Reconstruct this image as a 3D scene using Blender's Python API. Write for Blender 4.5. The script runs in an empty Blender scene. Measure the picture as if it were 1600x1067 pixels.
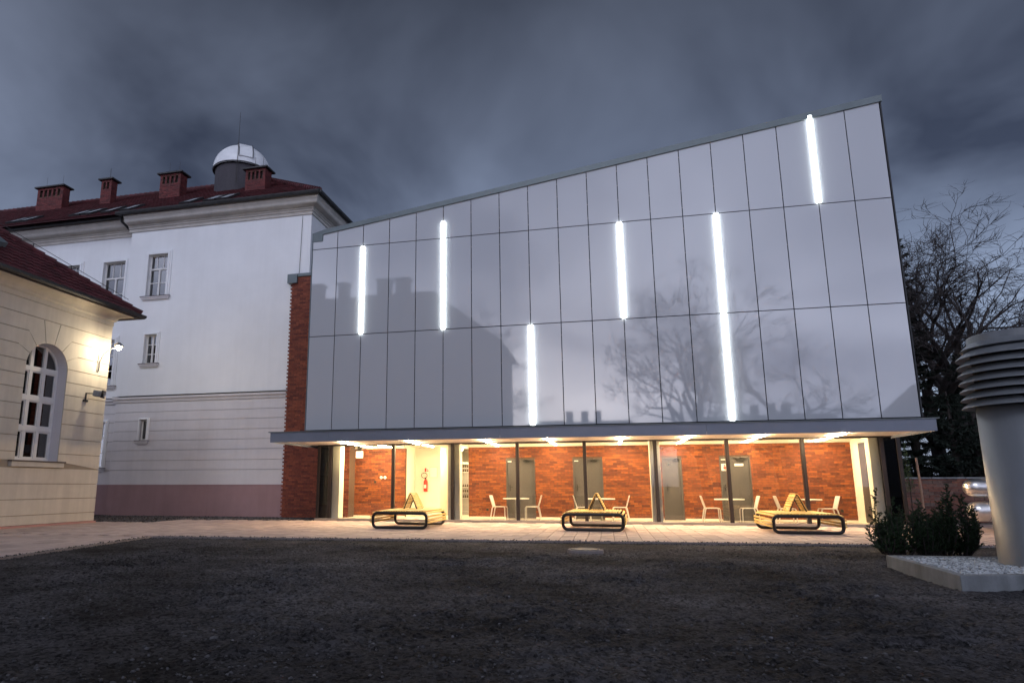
import bpy, math, random
from mathutils import Vector, Matrix, noise
R = math.radians
random.seed(7)

# ------------------------------------------------------------------ camera, sky, sun, exposure
scene = bpy.context.scene
CAM_H = 1.18
cam_data = bpy.data.cameras.new('camera')
cam = bpy.data.objects.new('camera', cam_data)
scene.collection.objects.link(cam)
cam.location = (0, 0, CAM_H)
cam.rotation_euler = (math.pi / 2 + 0.1845, 0.0006, 0.23288)
cam_data.sensor_width = 36.0
cam_data.lens = 1001.2 / 1600 * 36
cam_data.shift_x = (800 - 707.94) / 1600
cam_data.shift_y = (572.05 - 533.5) / 1600
cam_data.clip_end = 3000
scene.camera = cam

SUN_ELEV, SUN_AZ = 10.0, 186.0          # the last light comes from behind the camera
world = bpy.data.worlds.new('World')
scene.world = world
world.use_nodes = True
wt = world.node_tree
wn, wl = wt.nodes, wt.links
wn.clear()
w_out = wn.new('ShaderNodeOutputWorld')
bg = wn.new('ShaderNodeBackground')
sky = wn.new('ShaderNodeTexSky')
sky.sky_type = 'NISHITA'
sky.sun_disc = False
sky.sun_elevation = R(SUN_ELEV)
sky.sun_rotation = R(SUN_AZ)
sky.air_density, sky.dust_density, sky.ozone_density = 1.0, 2.0, 3.0
tc = wn.new('ShaderNodeTexCoord')
sep = wn.new('ShaderNodeSeparateXYZ')
wl.new(tc.outputs['Generated'], sep.inputs[0])
zz = wn.new('ShaderNodeMath'); zz.operation = 'MAXIMUM'; zz.inputs[1].default_value = 0.0
wl.new(sep.outputs['Z'], zz.inputs[0])
za = wn.new('ShaderNodeMath'); za.operation = 'ADD'; za.inputs[1].default_value = 0.35
wl.new(zz.outputs[0], za.inputs[0])
comb = wn.new('ShaderNodeCombineXYZ')
for ax in ('X', 'Y'):
    dv = wn.new('ShaderNodeMath'); dv.operation = 'DIVIDE'
    wl.new(sep.outputs[ax], dv.inputs[0]); wl.new(za.outputs[0], dv.inputs[1])
    wl.new(dv.outputs[0], comb.inputs[ax])
cn = wn.new('ShaderNodeTexNoise')
cn.inputs['Scale'].default_value = 1.6
cn.inputs['Detail'].default_value = 5
cn.inputs['Roughness'].default_value = 0.5
cn.inputs['Distortion'].default_value = 0.5
wl.new(comb.outputs[0], cn.inputs['Vector'])
cr = wn.new('ShaderNodeValToRGB')
cr.color_ramp.elements[0].position = 0.34
cr.color_ramp.elements[0].color = (0.24, 0.25, 0.29, 1)
cr.color_ramp.elements[1].position = 0.66
cr.color_ramp.elements[1].color = (1.12, 1.10, 1.10, 1)
wl.new(cn.outputs['Fac'], cr.inputs[0])
# overcast: a cloud deck paler towards the sunken sun and heavier overhead, with a little of the clear sky shining through
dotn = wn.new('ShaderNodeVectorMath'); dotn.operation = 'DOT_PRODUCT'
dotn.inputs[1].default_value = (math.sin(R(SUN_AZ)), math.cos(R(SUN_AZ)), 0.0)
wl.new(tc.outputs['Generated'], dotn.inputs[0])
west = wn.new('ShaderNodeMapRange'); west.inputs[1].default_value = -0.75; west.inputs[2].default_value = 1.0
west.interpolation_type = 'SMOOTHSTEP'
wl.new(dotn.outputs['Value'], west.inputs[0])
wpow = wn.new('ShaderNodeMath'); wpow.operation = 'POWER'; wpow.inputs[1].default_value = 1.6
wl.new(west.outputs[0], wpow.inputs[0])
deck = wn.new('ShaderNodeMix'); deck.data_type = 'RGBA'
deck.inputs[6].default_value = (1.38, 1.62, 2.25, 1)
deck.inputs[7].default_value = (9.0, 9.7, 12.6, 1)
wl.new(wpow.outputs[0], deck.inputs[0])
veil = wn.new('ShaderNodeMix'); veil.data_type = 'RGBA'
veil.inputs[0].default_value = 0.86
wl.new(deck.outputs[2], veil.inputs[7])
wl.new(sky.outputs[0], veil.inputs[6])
heavy = wn.new('ShaderNodeMapRange'); heavy.inputs[1].default_value = 0.12; heavy.inputs[2].default_value = 0.72
heavy.inputs[3].default_value = 1.0; heavy.inputs[4].default_value = 0.16
wl.new(zz.outputs[0], heavy.inputs[0])
hv = wn.new('ShaderNodeVectorMath'); hv.operation = 'SCALE'
wl.new(cr.outputs[0], hv.inputs[0]); wl.new(heavy.outputs[0], hv.inputs['Scale'])
mul = wn.new('ShaderNodeMix'); mul.data_type = 'RGBA'; mul.blend_type = 'MULTIPLY'
mul.inputs[0].default_value = 1.0
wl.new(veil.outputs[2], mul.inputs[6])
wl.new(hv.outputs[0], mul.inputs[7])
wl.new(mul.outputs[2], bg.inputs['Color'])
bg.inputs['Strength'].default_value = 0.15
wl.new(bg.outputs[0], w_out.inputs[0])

sun_data = bpy.data.lights.new('sun', 'SUN')
sun_data.energy = 0.35
sun_data.angle = R(16)
sun_data.color = (0.80, 0.86, 1.0)
sun = bpy.data.objects.new('sun', sun_data)
scene.collection.objects.link(sun)
az = R(SUN_AZ)
sd = Vector((math.sin(az) * math.cos(R(42)), math.cos(az) * math.cos(R(42)), math.sin(R(42))))
sun.rotation_euler = sd.to_track_quat('Z', 'Y').to_euler()

scene.view_settings.view_transform = 'Standard'
scene.view_settings.look = 'None'
scene.view_settings.exposure = 0.75
scene.view_settings.gamma = 1.0
scene.view_settings.use_curve_mapping = False
scene.render.engine = 'CYCLES'

# ------------------------------------------------------------------ materials
MATS = {}
def new_mat(name):
    m = bpy.data.materials.new(name); m.use_nodes = True
    MATS[name] = m
    return m, m.node_tree.nodes, m.node_tree.links, m.node_tree.nodes['Principled BSDF']

def mat(name, col, rough=0.6, metal=0.0, ior=1.45, var=0.0, scale=3.0, bump=0.0, bscale=60.0, rnd=0.0, detail=6, spec=None, streak=0.0):
    """procedural surface: base colour broken up by noise (var), per-piece shade (rnd), fine relief (bump)"""
    m, n, l, b = new_mat(name)
    b.inputs['Roughness'].default_value = rough
    b.inputs['Metallic'].default_value = metal
    b.inputs['IOR'].default_value = ior
    if spec is not None: b.inputs['Specular IOR Level'].default_value = spec
    c = (*col, 1)
    b.inputs['Base Color'].default_value = c
    t = n.new('ShaderNodeTexCoord')
    src = None
    if var > 0:
        no = n.new('ShaderNodeTexNoise'); no.inputs['Scale'].default_value = scale
        no.inputs['Detail'].default_value = detail; no.inputs['Roughness'].default_value = 0.62
        l.new(t.outputs['Object'], no.inputs['Vector'])
        rp = n.new('ShaderNodeValToRGB')
        rp.color_ramp.elements[0].position = 0.3; rp.color_ramp.elements[1].position = 0.7
        rp.color_ramp.elements[0].color = tuple(x * (1 - var) for x in col) + (1,)
        rp.color_ramp.elements[1].color = tuple(min(1, x * (1 + var)) for x in col) + (1,)
        l.new(no.outputs['Fac'], rp.inputs[0]); src = rp.outputs[0]
        rr = n.new('ShaderNodeMapRange'); rr.inputs[3].default_value = max(0.02, rough - 0.12); rr.inputs[4].default_value = min(1, rough + 0.1)
        if rough > 0.3:
            l.new(no.outputs['Fac'], rr.inputs[0]); l.new(rr.outputs[0], b.inputs['Roughness'])
    if streak > 0:                  # rain streaks and settled dirt on old render
        mp = n.new('ShaderNodeMapping'); mp.inputs['Scale'].default_value = (2.2, 2.2, 0.16)
        ns = n.new('ShaderNodeTexNoise'); ns.inputs['Scale'].default_value = 1.6; ns.inputs['Detail'].default_value = 7; ns.inputs['Roughness'].default_value = 0.6
        l.new(t.outputs['Object'], mp.inputs[0]); l.new(mp.outputs[0], ns.inputs['Vector'])
        sr = n.new('ShaderNodeMapRange'); sr.inputs[1].default_value = 0.35; sr.inputs[2].default_value = 0.62; sr.inputs[3].default_value = 1 - streak; sr.inputs[4].default_value = 1.0
        l.new(ns.outputs['Fac'], sr.inputs[0])
        sx = n.new('ShaderNodeVectorMath'); sx.operation = 'SCALE'
        l.new(src, sx.inputs[0]); l.new(sr.outputs[0], sx.inputs['Scale']); src = sx.outputs[0]
    if rnd > 0:
        at = n.new('ShaderNodeAttribute'); at.attribute_name = 'rnd'
        mr = n.new('ShaderNodeMapRange'); mr.inputs[3].default_value = 1 - rnd; mr.inputs[4].default_value = 1 + rnd
        l.new(at.outputs['Fac'], mr.inputs[0])
        mx = n.new('ShaderNodeVectorMath'); mx.operation = 'SCALE'
        if src: l.new(src, mx.inputs[0])
        else: mx.inputs[0].default_value = col
        l.new(mr.outputs[0], mx.inputs['Scale']); src = mx.outputs[0]
    if src: l.new(src, b.inputs['Base Color'])
    if bump > 0:
        n2 = n.new('ShaderNodeTexNoise'); n2.inputs['Scale'].default_value = bscale; n2.inputs['Detail'].default_value = 8
        l.new(t.outputs['Object'], n2.inputs['Vector'])
        bp = n.new('ShaderNodeBump'); bp.inputs['Strength'].default_value = bump; bp.inputs['Distance'].default_value = 0.02
        l.new(n2.outputs['Fac'], bp.inputs['Height']); l.new(bp.outputs[0], b.inputs['Normal'])
    return m

def mat_brick(name, ramp):
    m, n, l, b = new_mat(name)
    at = n.new('ShaderNodeAttribute'); at.attribute_name = 'rnd'
    rp = n.new('ShaderNodeValToRGB'); els = rp.color_ramp.elements
    els[0].position = 0; els[0].color = (*ramp[0], 1)
    els[1].position = 1; els[1].color = (*ramp[-1], 1)
    for i, c in enumerate(ramp[1:-1]):
        e = els.new((i + 1) / (len(ramp) - 1)); e.color = (*c, 1)
    l.new(at.outputs['Fac'], rp.inputs[0])
    t = n.new('ShaderNodeTexCoord')
    no = n.new('ShaderNodeTexNoise'); no.inputs['Scale'].default_value = 14; no.inputs['Detail'].default_value = 8
    l.new(t.outputs['Object'], no.inputs['Vector'])
    mr = n.new('ShaderNodeMapRange'); mr.inputs[1].default_value = 0.3; mr.inputs[2].default_value = 0.7
    mr.inputs[3].default_value = 0.72; mr.inputs[4].default_value = 1.22
    l.new(no.outputs['Fac'], mr.inputs[0])
    mx = n.new('ShaderNodeVectorMath'); mx.operation = 'SCALE'
    l.new(rp.outputs[0], mx.inputs[0]); l.new(mr.outputs[0], mx.inputs['Scale'])
    l.new(mx.outputs[0], b.inputs['Base Color'])
    b.inputs['Roughness'].default_value = 0.8
    bp = n.new('ShaderNodeBump'); bp.inputs['Strength'].default_value = 0.5; bp.inputs['Distance'].default_value = 0.01
    l.new(no.outputs['Fac'], bp.inputs['Height']); l.new(bp.outputs[0], b.inputs['Normal'])
    return m

def mat_emit(name, col, strength):
    m, n, l, b = new_mat(name)
    b.inputs['Base Color'].default_value = (0.8, 0.8, 0.8, 1)
    b.inputs['Emission Color'].default_value = (*col, 1)
    b.inputs['Emission Strength'].default_value = strength
    return m

def mat_glass(name, tint, ior=1.5, refl_rough=0.0):
    m, n, l, b = new_mat(name)
    out = n['Material Output']; n.remove(b)
    tr = n.new('ShaderNodeBsdfTransparent'); tr.inputs[0].default_value = (*tint, 1)
    gl = n.new('ShaderNodeBsdfGlossy'); gl.inputs['Roughness'].default_value = refl_rough
    fr = n.new('ShaderNodeFresnel'); fr.inputs[0].default_value = ior
    mx = n.new('ShaderNodeMixShader')
    l.new(fr.outputs[0], mx.inputs[0]); l.new(tr.outputs[0], mx.inputs[1]); l.new(gl.outputs[0], mx.inputs[2])
    l.new(mx.outputs[0], out.inputs[0])
    return m

mat('facade_glass_white', (0.47, 0.485, 0.515), rough=0.03, ior=2.0, rnd=0.03)
mat('joint_black', (0.03, 0.032, 0.036), rough=0.6)
mat('zinc_flashing', (0.15, 0.18, 0.19), rough=0.45, metal=0.3, var=0.12, scale=2.0)
mat('fascia_metal', (0.19, 0.215, 0.27), rough=0.38, metal=0.15, var=0.08, scale=1.2)
mat('soffit_white', (0.72, 0.68, 0.62), rough=0.6, var=0.04)
mat('frame_black', (0.014, 0.011, 0.012), rough=0.35)
mat('sill_steel', (0.28, 0.25, 0.24), rough=0.4, metal=0.4, var=0.1)
mat_glass('clear_glass', (0.93, 0.95, 0.94))
mat_glass('dark_glass', (0.16, 0.17, 0.18), ior=1.6)
mat_glass('window_glass', (0.72, 0.75, 0.78), ior=2.7)
mat('plaster_inside', (0.80, 0.76, 0.66), rough=0.7, var=0.03, scale=1.5)
mat('floor_inside', (0.70, 0.64, 0.54), rough=0.25, var=0.06, scale=4)
mat('ceiling_inside', (0.82, 0.78, 0.70), rough=0.7)
mat_brick('brick_red', [(0.105, 0.025, 0.013), (0.175, 0.042, 0.015), (0.225, 0.056, 0.016), (0.31, 0.088, 0.02), (0.155, 0.037, 0.018)])
mat_brick('brick_old', [(0.09, 0.045, 0.036), (0.17, 0.07, 0.05), (0.22, 0.09, 0.06), (0.13, 0.10, 0.085)])
mat_brick('brick_chimney', [(0.075, 0.018, 0.02), (0.13, 0.026, 0.026), (0.17, 0.036, 0.034), (0.10, 0.03, 0.03)])
mat('mortar', (0.10, 0.06, 0.042), rough=0.9, var=0.2, scale=20)
mat('mortar_old', (0.16, 0.13, 0.11), rough=0.95, var=0.3, scale=9)
mat('door_grey', (0.085, 0.075, 0.072), rough=0.42, var=0.05, scale=2)
mat('metal_dark', (0.05, 0.045, 0.042), rough=0.35, metal=0.6)
mat('aluminium', (0.48, 0.47, 0.46), rough=0.35, metal=0.7)
mat('wood_slat', (0.58, 0.40, 0.13), rough=0.5, var=0.18, scale=6, rnd=0.16, bump=0.12, bscale=40)
mat('steel_black', (0.009, 0.008, 0.008), rough=0.35)
mat('plastic_white', (0.82, 0.80, 0.76), rough=0.35)
mat('cream_render', (0.60, 0.545, 0.46), rough=0.85, streak=0.12, var=0.07, scale=1.6, bump=0.12, bscale=90)
mat('cream_groove', (0.30, 0.25, 0.19), rough=0.9, var=0.1)
mat('plinth_pink', (0.42, 0.22, 0.19), rough=0.85, var=0.14, scale=2.5, bump=0.15)
mat('white_render', (0.84, 0.85, 0.87), rough=0.85, streak=0.03, var=0.045, scale=0.55, bump=0.1, bscale=70)
mat('grey_render', (0.66, 0.64, 0.665), rough=0.85, streak=0.05, var=0.06, scale=0.7, bump=0.1, bscale=70)
mat('grey_groove', (0.42, 0.40, 0.42), rough=0.9)
mat('plinth_mauve', (0.34, 0.215, 0.225), rough=0.85, streak=0.07, var=0.08, scale=1.4, bump=0.1)
mat('cornice_grey', (0.56, 0.53, 0.49), rough=0.8, var=0.12, scale=2.2)
mat('roof_tile', (0.075, 0.0155, 0.019), rough=0.62, var=0.3, scale=2.2, rnd=0.3, bump=0.2, bscale=40)
mat('gutter_dark', (0.05, 0.05, 0.052), rough=0.5, metal=0.4, var=0.3, scale=5)
mat('frame_white', (0.72, 0.71, 0.70), rough=0.5, var=0.05, scale=5)
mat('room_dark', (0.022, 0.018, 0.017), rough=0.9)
mat('curtain', (0.35, 0.36, 0.38), rough=0.9, var=0.1, scale=8)
mat('dome_white', (0.78, 0.80, 0.83), rough=0.35, var=0.05, scale=3)
mat('drum_dark', (0.05, 0.045, 0.055), rough=0.7, var=0.3, scale=18, bump=0.4, bscale=30)
mat('sill_dark', (0.08, 0.06, 0.06), rough=0.5, var=0.15)
mat('vent_steel', (0.22, 0.235, 0.255), rough=0.42, metal=0.3, streak=0.14, var=0.07, scale=1.1)
mat('concrete', (0.22, 0.235, 0.25), rough=0.85, streak=0.3, var=0.22, scale=3.5, bump=0.25, bscale=50)
mat('chips_white', (0.42, 0.445, 0.47), rough=0.85, rnd=0.4)
mat('chips_base', (0.16, 0.165, 0.17), rough=0.95, var=0.3, scale=30)
mat('paver_stone', (0.42, 0.325, 0.295), rough=0.78, var=0.16, scale=5, rnd=0.15, bump=0.2, bscale=120)
mat('paver_joint', (0.10, 0.075, 0.065), rough=0.95)
mat('kerb_stone', (0.21, 0.18, 0.175), rough=0.85, var=0.2, scale=4, bump=0.3)
mat('gravel_grey', (0.11, 0.11, 0.11), rough=0.95, var=0.4, scale=30, bump=0.6, bscale=40)
mat('pebble', (0.085, 0.082, 0.088), rough=0.9, rnd=0.75)
mat('foil', (0.72, 0.70, 0.68), rough=0.33, metal=1.0, var=0.1, scale=6, bump=0.8, bscale=5)
mat('roof_glass', (0.70, 0.74, 0.78), rough=0.12)  # opaque and pale: closed blinds, with the sky's reflection put into the colour
mat_brick('brick_link', [(0.12, 0.028, 0.02), (0.18, 0.042, 0.026), (0.22, 0.055, 0.03), (0.27, 0.075, 0.04), (0.14, 0.035, 0.028)])
mat('bark', (0.045, 0.036, 0.034), rough=0.95, var=0.3, scale=6, bump=0.5, bscale=20)
mat('twig', (0.05, 0.042, 0.042), rough=0.95, var=0.2)
mat('yew_needle', (0.020, 0.045, 0.016), rough=0.7, rnd=0.55)
mat('spruce_needle', (0.014, 0.023, 0.016), rough=0.8, rnd=0.5)
mat('sapling_leaf', (0.06, 0.09, 0.03), rough=0.7, rnd=0.4)
mat('stake_wood', (0.30, 0.20, 0.15), rough=0.8, var=0.2, scale=8)
mat('red_paint', (0.55, 0.03, 0.015), rough=0.3)
mat('sign_white', (0.8, 0.8, 0.78), rough=0.5)
mat('sign_grey', (0.45, 0.42, 0.36), rough=0.6)
mat('rubber_black', (0.02, 0.02, 0.02), rough=0.6)
mat('iron_cover', (0.13, 0.125, 0.125), rough=0.6, metal=0.3, var=0.25, scale=12, bump=0.3)
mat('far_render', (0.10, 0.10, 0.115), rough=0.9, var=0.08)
mat('house_render_hazed', (0.45, 0.45, 0.47), rough=0.9, var=0.08)  # lightened all over, the haze of distance is painted into the colour
mat('house_roof_hazed', (0.22, 0.17, 0.17), rough=0.85, var=0.15)  # roofs of the same houses, paled for painted haze too
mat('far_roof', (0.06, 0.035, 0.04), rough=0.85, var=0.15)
mat('door_beige', (0.58, 0.49, 0.36), rough=0.55)
mat('item_brown', (0.10, 0.06, 0.035), rough=0.6)
mat_emit('led_white', (0.93, 1.0, 0.97), 9.0)
mat_emit('lamp_warm', (1.0, 0.73, 0.41), 125.0)
mat_emit('canopy_lamp_warm', (1.0, 0.72, 0.42), 190.0)
mat_emit('bulb_warm', (1.0, 0.86, 0.62), 120.0)
mat_emit('exit_green', (0.02, 0.45, 0.16), 0.5)
mat_emit('exit_white', (0.85, 1.0, 0.9), 0.6)

# dirt: dark, cloddy earth with paler trodden patches
m, n, l, b = new_mat('dirt')
t = n.new('ShaderNodeTexCoord')
n1 = n.new('ShaderNodeTexNoise'); n1.inputs['Scale'].default_value = 0.38; n1.inputs['Detail'].default_value = 5; n1.inputs['Roughness'].default_value = 0.6
n2 = n.new('ShaderNodeTexNoise'); n2.inputs['Scale'].default_value = 28; n2.inputs['Detail'].default_value = 8; n2.inputs['Roughness'].default_value = 0.75
for q in (n1, n2): l.new(t.outputs['Object'], q.inputs['Vector'])
rp = n.new('ShaderNodeValToRGB')
rp.color_ramp.elements[0].position = 0.36; rp.color_ramp.elements[0].color = (0.021, 0.0185, 0.019, 1)
rp.color_ramp.elements[1].position = 0.68; rp.color_ramp.elements[1].color = (0.108, 0.103, 0.112, 1)
l.new(n1.outputs['Fac'], rp.inputs[0])
mr = n.new('ShaderNodeMapRange'); mr.inputs[1].default_value = 0.32; mr.inputs[2].default_value = 0.7; mr.inputs[3].default_value = 0.25; mr.inputs[4].default_value = 2.0
n3 = n.new('ShaderNodeTexVoronoi'); n3.inputs['Scale'].default_value = 34
l.new(t.outputs['Object'], n3.inputs['Vector'])
n4 = n.new('ShaderNodeTexNoise'); n4.inputs['Scale'].default_value = 2.6; n4.inputs['Detail'].default_value = 6; n4.inputs['Roughness'].default_value = 0.7
l.new(t.outputs['Object'], n4.inputs['Vector'])
av = n.new('ShaderNodeMath'); av.operation = 'MULTIPLY_ADD'; av.inputs[1].default_value = 0.32
gr = n.new('ShaderNodeSeparateColor'); l.new(n3.outputs['Color'], gr.inputs[0])
l.new(gr.outputs[0], av.inputs[0])
a2 = n.new('ShaderNodeMath'); a2.operation = 'MULTIPLY_ADD'; a2.inputs[1].default_value = 0.45; a2.inputs[2].default_value = -0.36
l.new(n4.outputs['Fac'], a2.inputs[0])
a3 = n.new('ShaderNodeMath'); a3.operation = 'ADD'; l.new(a2.outputs[0], a3.inputs[0]); l.new(n2.outputs['Fac'], a3.inputs[1])
l.new(a3.outputs[0], av.inputs[2]); l.new(av.outputs[0], mr.inputs[0])
mx = n.new('ShaderNodeVectorMath'); mx.operation = 'SCALE'
l.new(rp.outputs[0], mx.inputs[0]); l.new(mr.outputs[0], mx.inputs['Scale']); l.new(mx.outputs[0], b.inputs['Base Color'])
b.inputs['Roughness'].default_value = 0.95; b.inputs['Specular IOR Level'].default_value = 0.15
bp = n.new('ShaderNodeBump'); bp.inputs['Strength'].default_value = 1.0; bp.inputs['Distance'].default_value = 0.06
l.new(av.outputs[0], bp.inputs['Height']); l.new(bp.outputs[0], b.inputs['Normal'])

# ------------------------------------------------------------------ mesh helpers
COL = scene.collection
class MB:
    def __init__(s): s.v = []; s.f = []; s.r = []
    def add(s, vs, fs, r=0.5):
        o = len(s.v); s.v.extend([tuple(q) for q in vs])
        for f in fs: s.f.append(tuple(i + o for i in f)); s.r.append(r)
        return s
    def box(s, x0, x1, y0, y1, z0, z1, r=0.5, T=None):
        c = [(x0, y0, z0), (x1, y0, z0), (x1, y1, z0), (x0, y1, z0), (x0, y0, z1), (x1, y0, z1), (x1, y1, z1), (x0, y1, z1)]
        if T: c = [T(*p) for p in c]
        return s.add(c, [(0, 3, 2, 1), (4, 5, 6, 7), (0, 1, 5, 4), (1, 2, 6, 5), (2, 3, 7, 6), (3, 0, 4, 7)], r)
    def prism(s, poly, w0, w1, T, r=0.5):
        """poly in (u, v), extruded from w0 to w1, placed by T(u, v, w)"""
        k = len(poly)
        vs = [T(u, v, w0) for u, v in poly] + [T(u, v, w1) for u, v in poly]
        fs = [tuple(range(k))[::-1], tuple(range(k, 2 * k))] + [(i, (i + 1) % k, k + (i + 1) % k, k + i) for i in range(k)]
        return s.add(vs, fs, r)
    def tube(s, pts, rad, n=8, closed=False, caps=True, r=0.5):
        pts = [Vector(p) for p in pts]; k = len(pts)
        if not isinstance(rad, (list, tuple)): rad = [rad] * k
        o = len(s.v); prev = None
        for i, p in enumerate(pts):
            if closed: d = pts[(i + 1) % k] - pts[i - 1]
            else: d = pts[min(i + 1, k - 1)] - pts[max(i - 1, 0)]
            d.normalize()
            if prev is None:
                a = d.cross(Vector((0, 0, 1)))
                if a.length < 0.1: a = d.cross(Vector((1, 0, 0)))
                a.normalize()
            else:
                a = prev - d * prev.dot(d)
                if a.length < 1e-4: a = d.orthogonal()
                a.normalize()
            prev = a; bb = d.cross(a)
            for j in range(n):
                th = 2 * math.pi * j / n
                s.v.append(tuple(p + (a * math.cos(th) + bb * math.sin(th)) * rad[i]))
        for i in range(k if closed else k - 1):
            i2 = (i + 1) % k
            for j in range(n):
                j2 = (j + 1) % n
                s.f.append((o + i * n + j, o + i * n + j2, o + i2 * n + j2, o + i2 * n + j)); s.r.append(r)
        if caps and not closed:
            s.f.append(tuple(o + j for j in range(n))[::-1]); s.r.append(r)
            s.f.append(tuple(o + (k - 1) * n + j for j in range(n))); s.r.append(r)
        return s
    def lathe(s, prof, c=(0, 0, 0), n=32, r=0.5, a0=0.0, a1=2 * math.pi):
        o = len(s.v); k = len(prof); full = abs(a1 - a0 - 2 * math.pi) < 1e-6
        m_ = n if full else n + 1
        for rr, z in prof:
            for j in range(m_):
                th = a0 + (a1 - a0) * j / n
                s.v.append((c[0] + rr * math.cos(th), c[1] + rr * math.sin(th), c[2] + z))
        for i in range(k - 1):
            for j in range(n):
                j2 = (j + 1) % m_
                s.f.append((o + i * m_ + j, o + i * m_ + j2, o + (i + 1) * m_ + j2, o + (i + 1) * m_ + j)); s.r.append(r)
        return s
    def mesh(s, name, material, smooth=False):
        me = bpy.data.meshes.new(name)
        me.from_pydata(s.v, [], s.f)
        at = me.attributes.new('rnd', 'FLOAT', 'FACE')
        at.data.foreach_set('value', s.r)
        me.materials.append(MATS[material])
        if smooth: me.polygons.foreach_set('use_smooth', [True] * len(me.polygons))
        me.update()
        return me
    def build(s, name, material, parent=None, smooth=False, kind=None, bevel=0.0):
        o = bpy.data.objects.new(name, s.mesh(name, material, smooth))
        COL.objects.link(o)
        if parent: o.parent = parent
        if kind: o['kind'] = kind
        if bevel:
            md = o.modifiers.new('bevel', 'BEVEL'); md.width = bevel; md.segments = 2; md.limit_method = 'ANGLE'
        return o

def link(name, me, parent=None, loc=None, rot=None):
    o = bpy.data.objects.new(name, me); COL.objects.link(o)
    if parent: o.parent = parent
    if loc is not None: o.location = loc
    if rot is not None: o.rotation_euler = rot
    return o
def thing(name, label, cat, loc=(0, 0, 0), group=None, rz=0.0):
    o = bpy.data.objects.new(name, None); COL.objects.link(o)
    o.location = loc; o.rotation_euler = (0, 0, rz); o.empty_display_size = 0.2
    o['label'] = label; o['category'] = cat
    if group: o['group'] = group
    return o
def tag(o, label, cat, group=None):
    o['label'] = label; o['category'] = cat
    if group: o['group'] = group
    return o
def copy_tree(o, parent=None):
    c = o.copy(); COL.objects.link(c); c.parent = parent
    for ch in list(o.children): copy_tree(ch, c)
    return c
def face_y(y):                      # (u, v, w): u = x, v = z, w comes out of a wall that faces -y
    return lambda u, v, w: (u, y - w, v)
def face_x(x):                      # u = y, v = z, w comes out of a wall that faces +x
    return lambda u, v, w: (x + w, u, v)

def wall_boxes(mb, u0, u1, v0, v1, w0, w1, T, holes=(), r=0.5):
    us = sorted({u0, u1, *[h[0] for h in holes if u0 < h[0] < u1], *[h[1] for h in holes if u0 < h[1] < u1]})
    vs = sorted({v0, v1, *[h[2] for h in holes if v0 < h[2] < v1], *[h[3] for h in holes if v0 < h[3] < v1]})
    for j in range(len(vs) - 1):
        run = None
        for i in range(len(us) - 1):
            cu, cv = (us[i] + us[i + 1]) / 2, (vs[j] + vs[j + 1]) / 2
            inside = any(h[0] < cu < h[1] and h[2] < cv < h[3] for h in holes)
            if not inside and run is None: run = us[i]
            if (inside or i == len(us) - 2) and run is not None:
                e = us[i] if inside else us[i + 1]
                mb.box(run, e, vs[j], vs[j + 1], w0, w1, r, T); run = None
    return mb

def brick_courses(mb, u0, u1, v0, v1, T, holes=(), L=0.25, h=0.065, gap=0.011, proud=0.012, tooth_left=0.0, ragged=0.004, back=-0.03):
    rnd = random.Random(int(u0 * 100 + v0 * 10 + 991))
    v = v0; k = 0
    while v < v1 - 0.02:
        vt = min(v + h, v1)
        u = u0 - (L + gap) * (0.5 if k % 2 else 0.0)
        lo = u0 - (tooth_left if k % 2 else 0.0)
        while u < u1:
            a, b_ = max(u, lo), min(u + L, u1)
            segs = [(a, b_)]
            for hh in holes:
                if vt > hh[2] and v < hh[3]:
                    ns = []
                    for s0, s1 in segs:
                        if s1 <= hh[0] or s0 >= hh[1]: ns.append((s0, s1)); continue
                        if s0 < hh[0]: ns.append((s0, hh[0]))
                        if s1 > hh[1]: ns.append((hh[1], s1))
                    segs = ns
            for s0, s1 in segs:
                if s1 - s0 > 0.02:
                    mb.box(s0, s1, v, vt, back, proud + rnd.uniform(-ragged, ragged), rnd.random(), T)
            u += L + gap
        v += h + gap; k += 1
    return mb

# ------------------------------------------------------------------ key dimensions of the place
FY = 19.05             # plane of the glossy facade
FX0, FX1 = -9.42, 8.06
FZ0 = 2.935            # bottom of the panels
ROW = (2.935, 6.029, 9.062)
def ftop(x): return 9.606 + (x + 9.07) * 0.1403
CY = 18.70             # front of the canopy
GY = 21.45             # glazing line
BY = 23.60             # brick back wall of the glazed corridor
SOF = 2.55             # lower edge of the fascia
SIN = 2.625            # soffit, set up behind the fascia

# ------------------------------------------------------------------ ground
g = MB()
S = 900
g.add([(-S, -S, -0.12), (S, -S, -0.12), (S, S, -0.12), (-S, S, -0.12)], [(0, 1, 2, 3)])
g.build('ground', 'dirt', kind='structure')

def pave_front(x): return 13.66 + (x + 10.6) * 0.0868
def dirt_left(y): return -10.6 + (13.66 - y) * 0.15
dirt = MB()
NX, NY = 500, 330
X1, Y0 = 15.0, -1.5
for j in range(NY + 1):
    tv = j / NY
    for i in range(NX + 1):
        tu = i / NX
        y = Y0 + (14.6 - Y0) * tv
        xl = dirt_left(y)
        x = xl + (X1 - xl) * tu
        y = Y0 + (pave_front(x) - Y0) * tv
        p = Vector((x, y, 0))
        h = noise.noise(p * 0.35) * 0.035 + noise.noise(p * 1.3) * 0.018
        rough = max(0.0, noise.noise(p * 0.6 + Vector((7, 3, 0))) + 0.25)
        h += rough * (noise.noise(p * 4.0) * 0.05 + abs(noise.noise(p * 9.0)) * 0.08) + noise.noise(p * 17.0) * 0.02 + noise.noise(p * 31.0) * 0.012
        e = min(1.0, (1 - tv) * 9, tu * 12 + 0.12)
        dirt.v.append((x, y, -0.035 + h * e))
for j in range(NY):
    for i in range(NX):
        a = j * (NX + 1) + i
        dirt.f.append((a, a + 1, a + NX + 2, a + NX + 1)); dirt.r.append(0.5)
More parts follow.
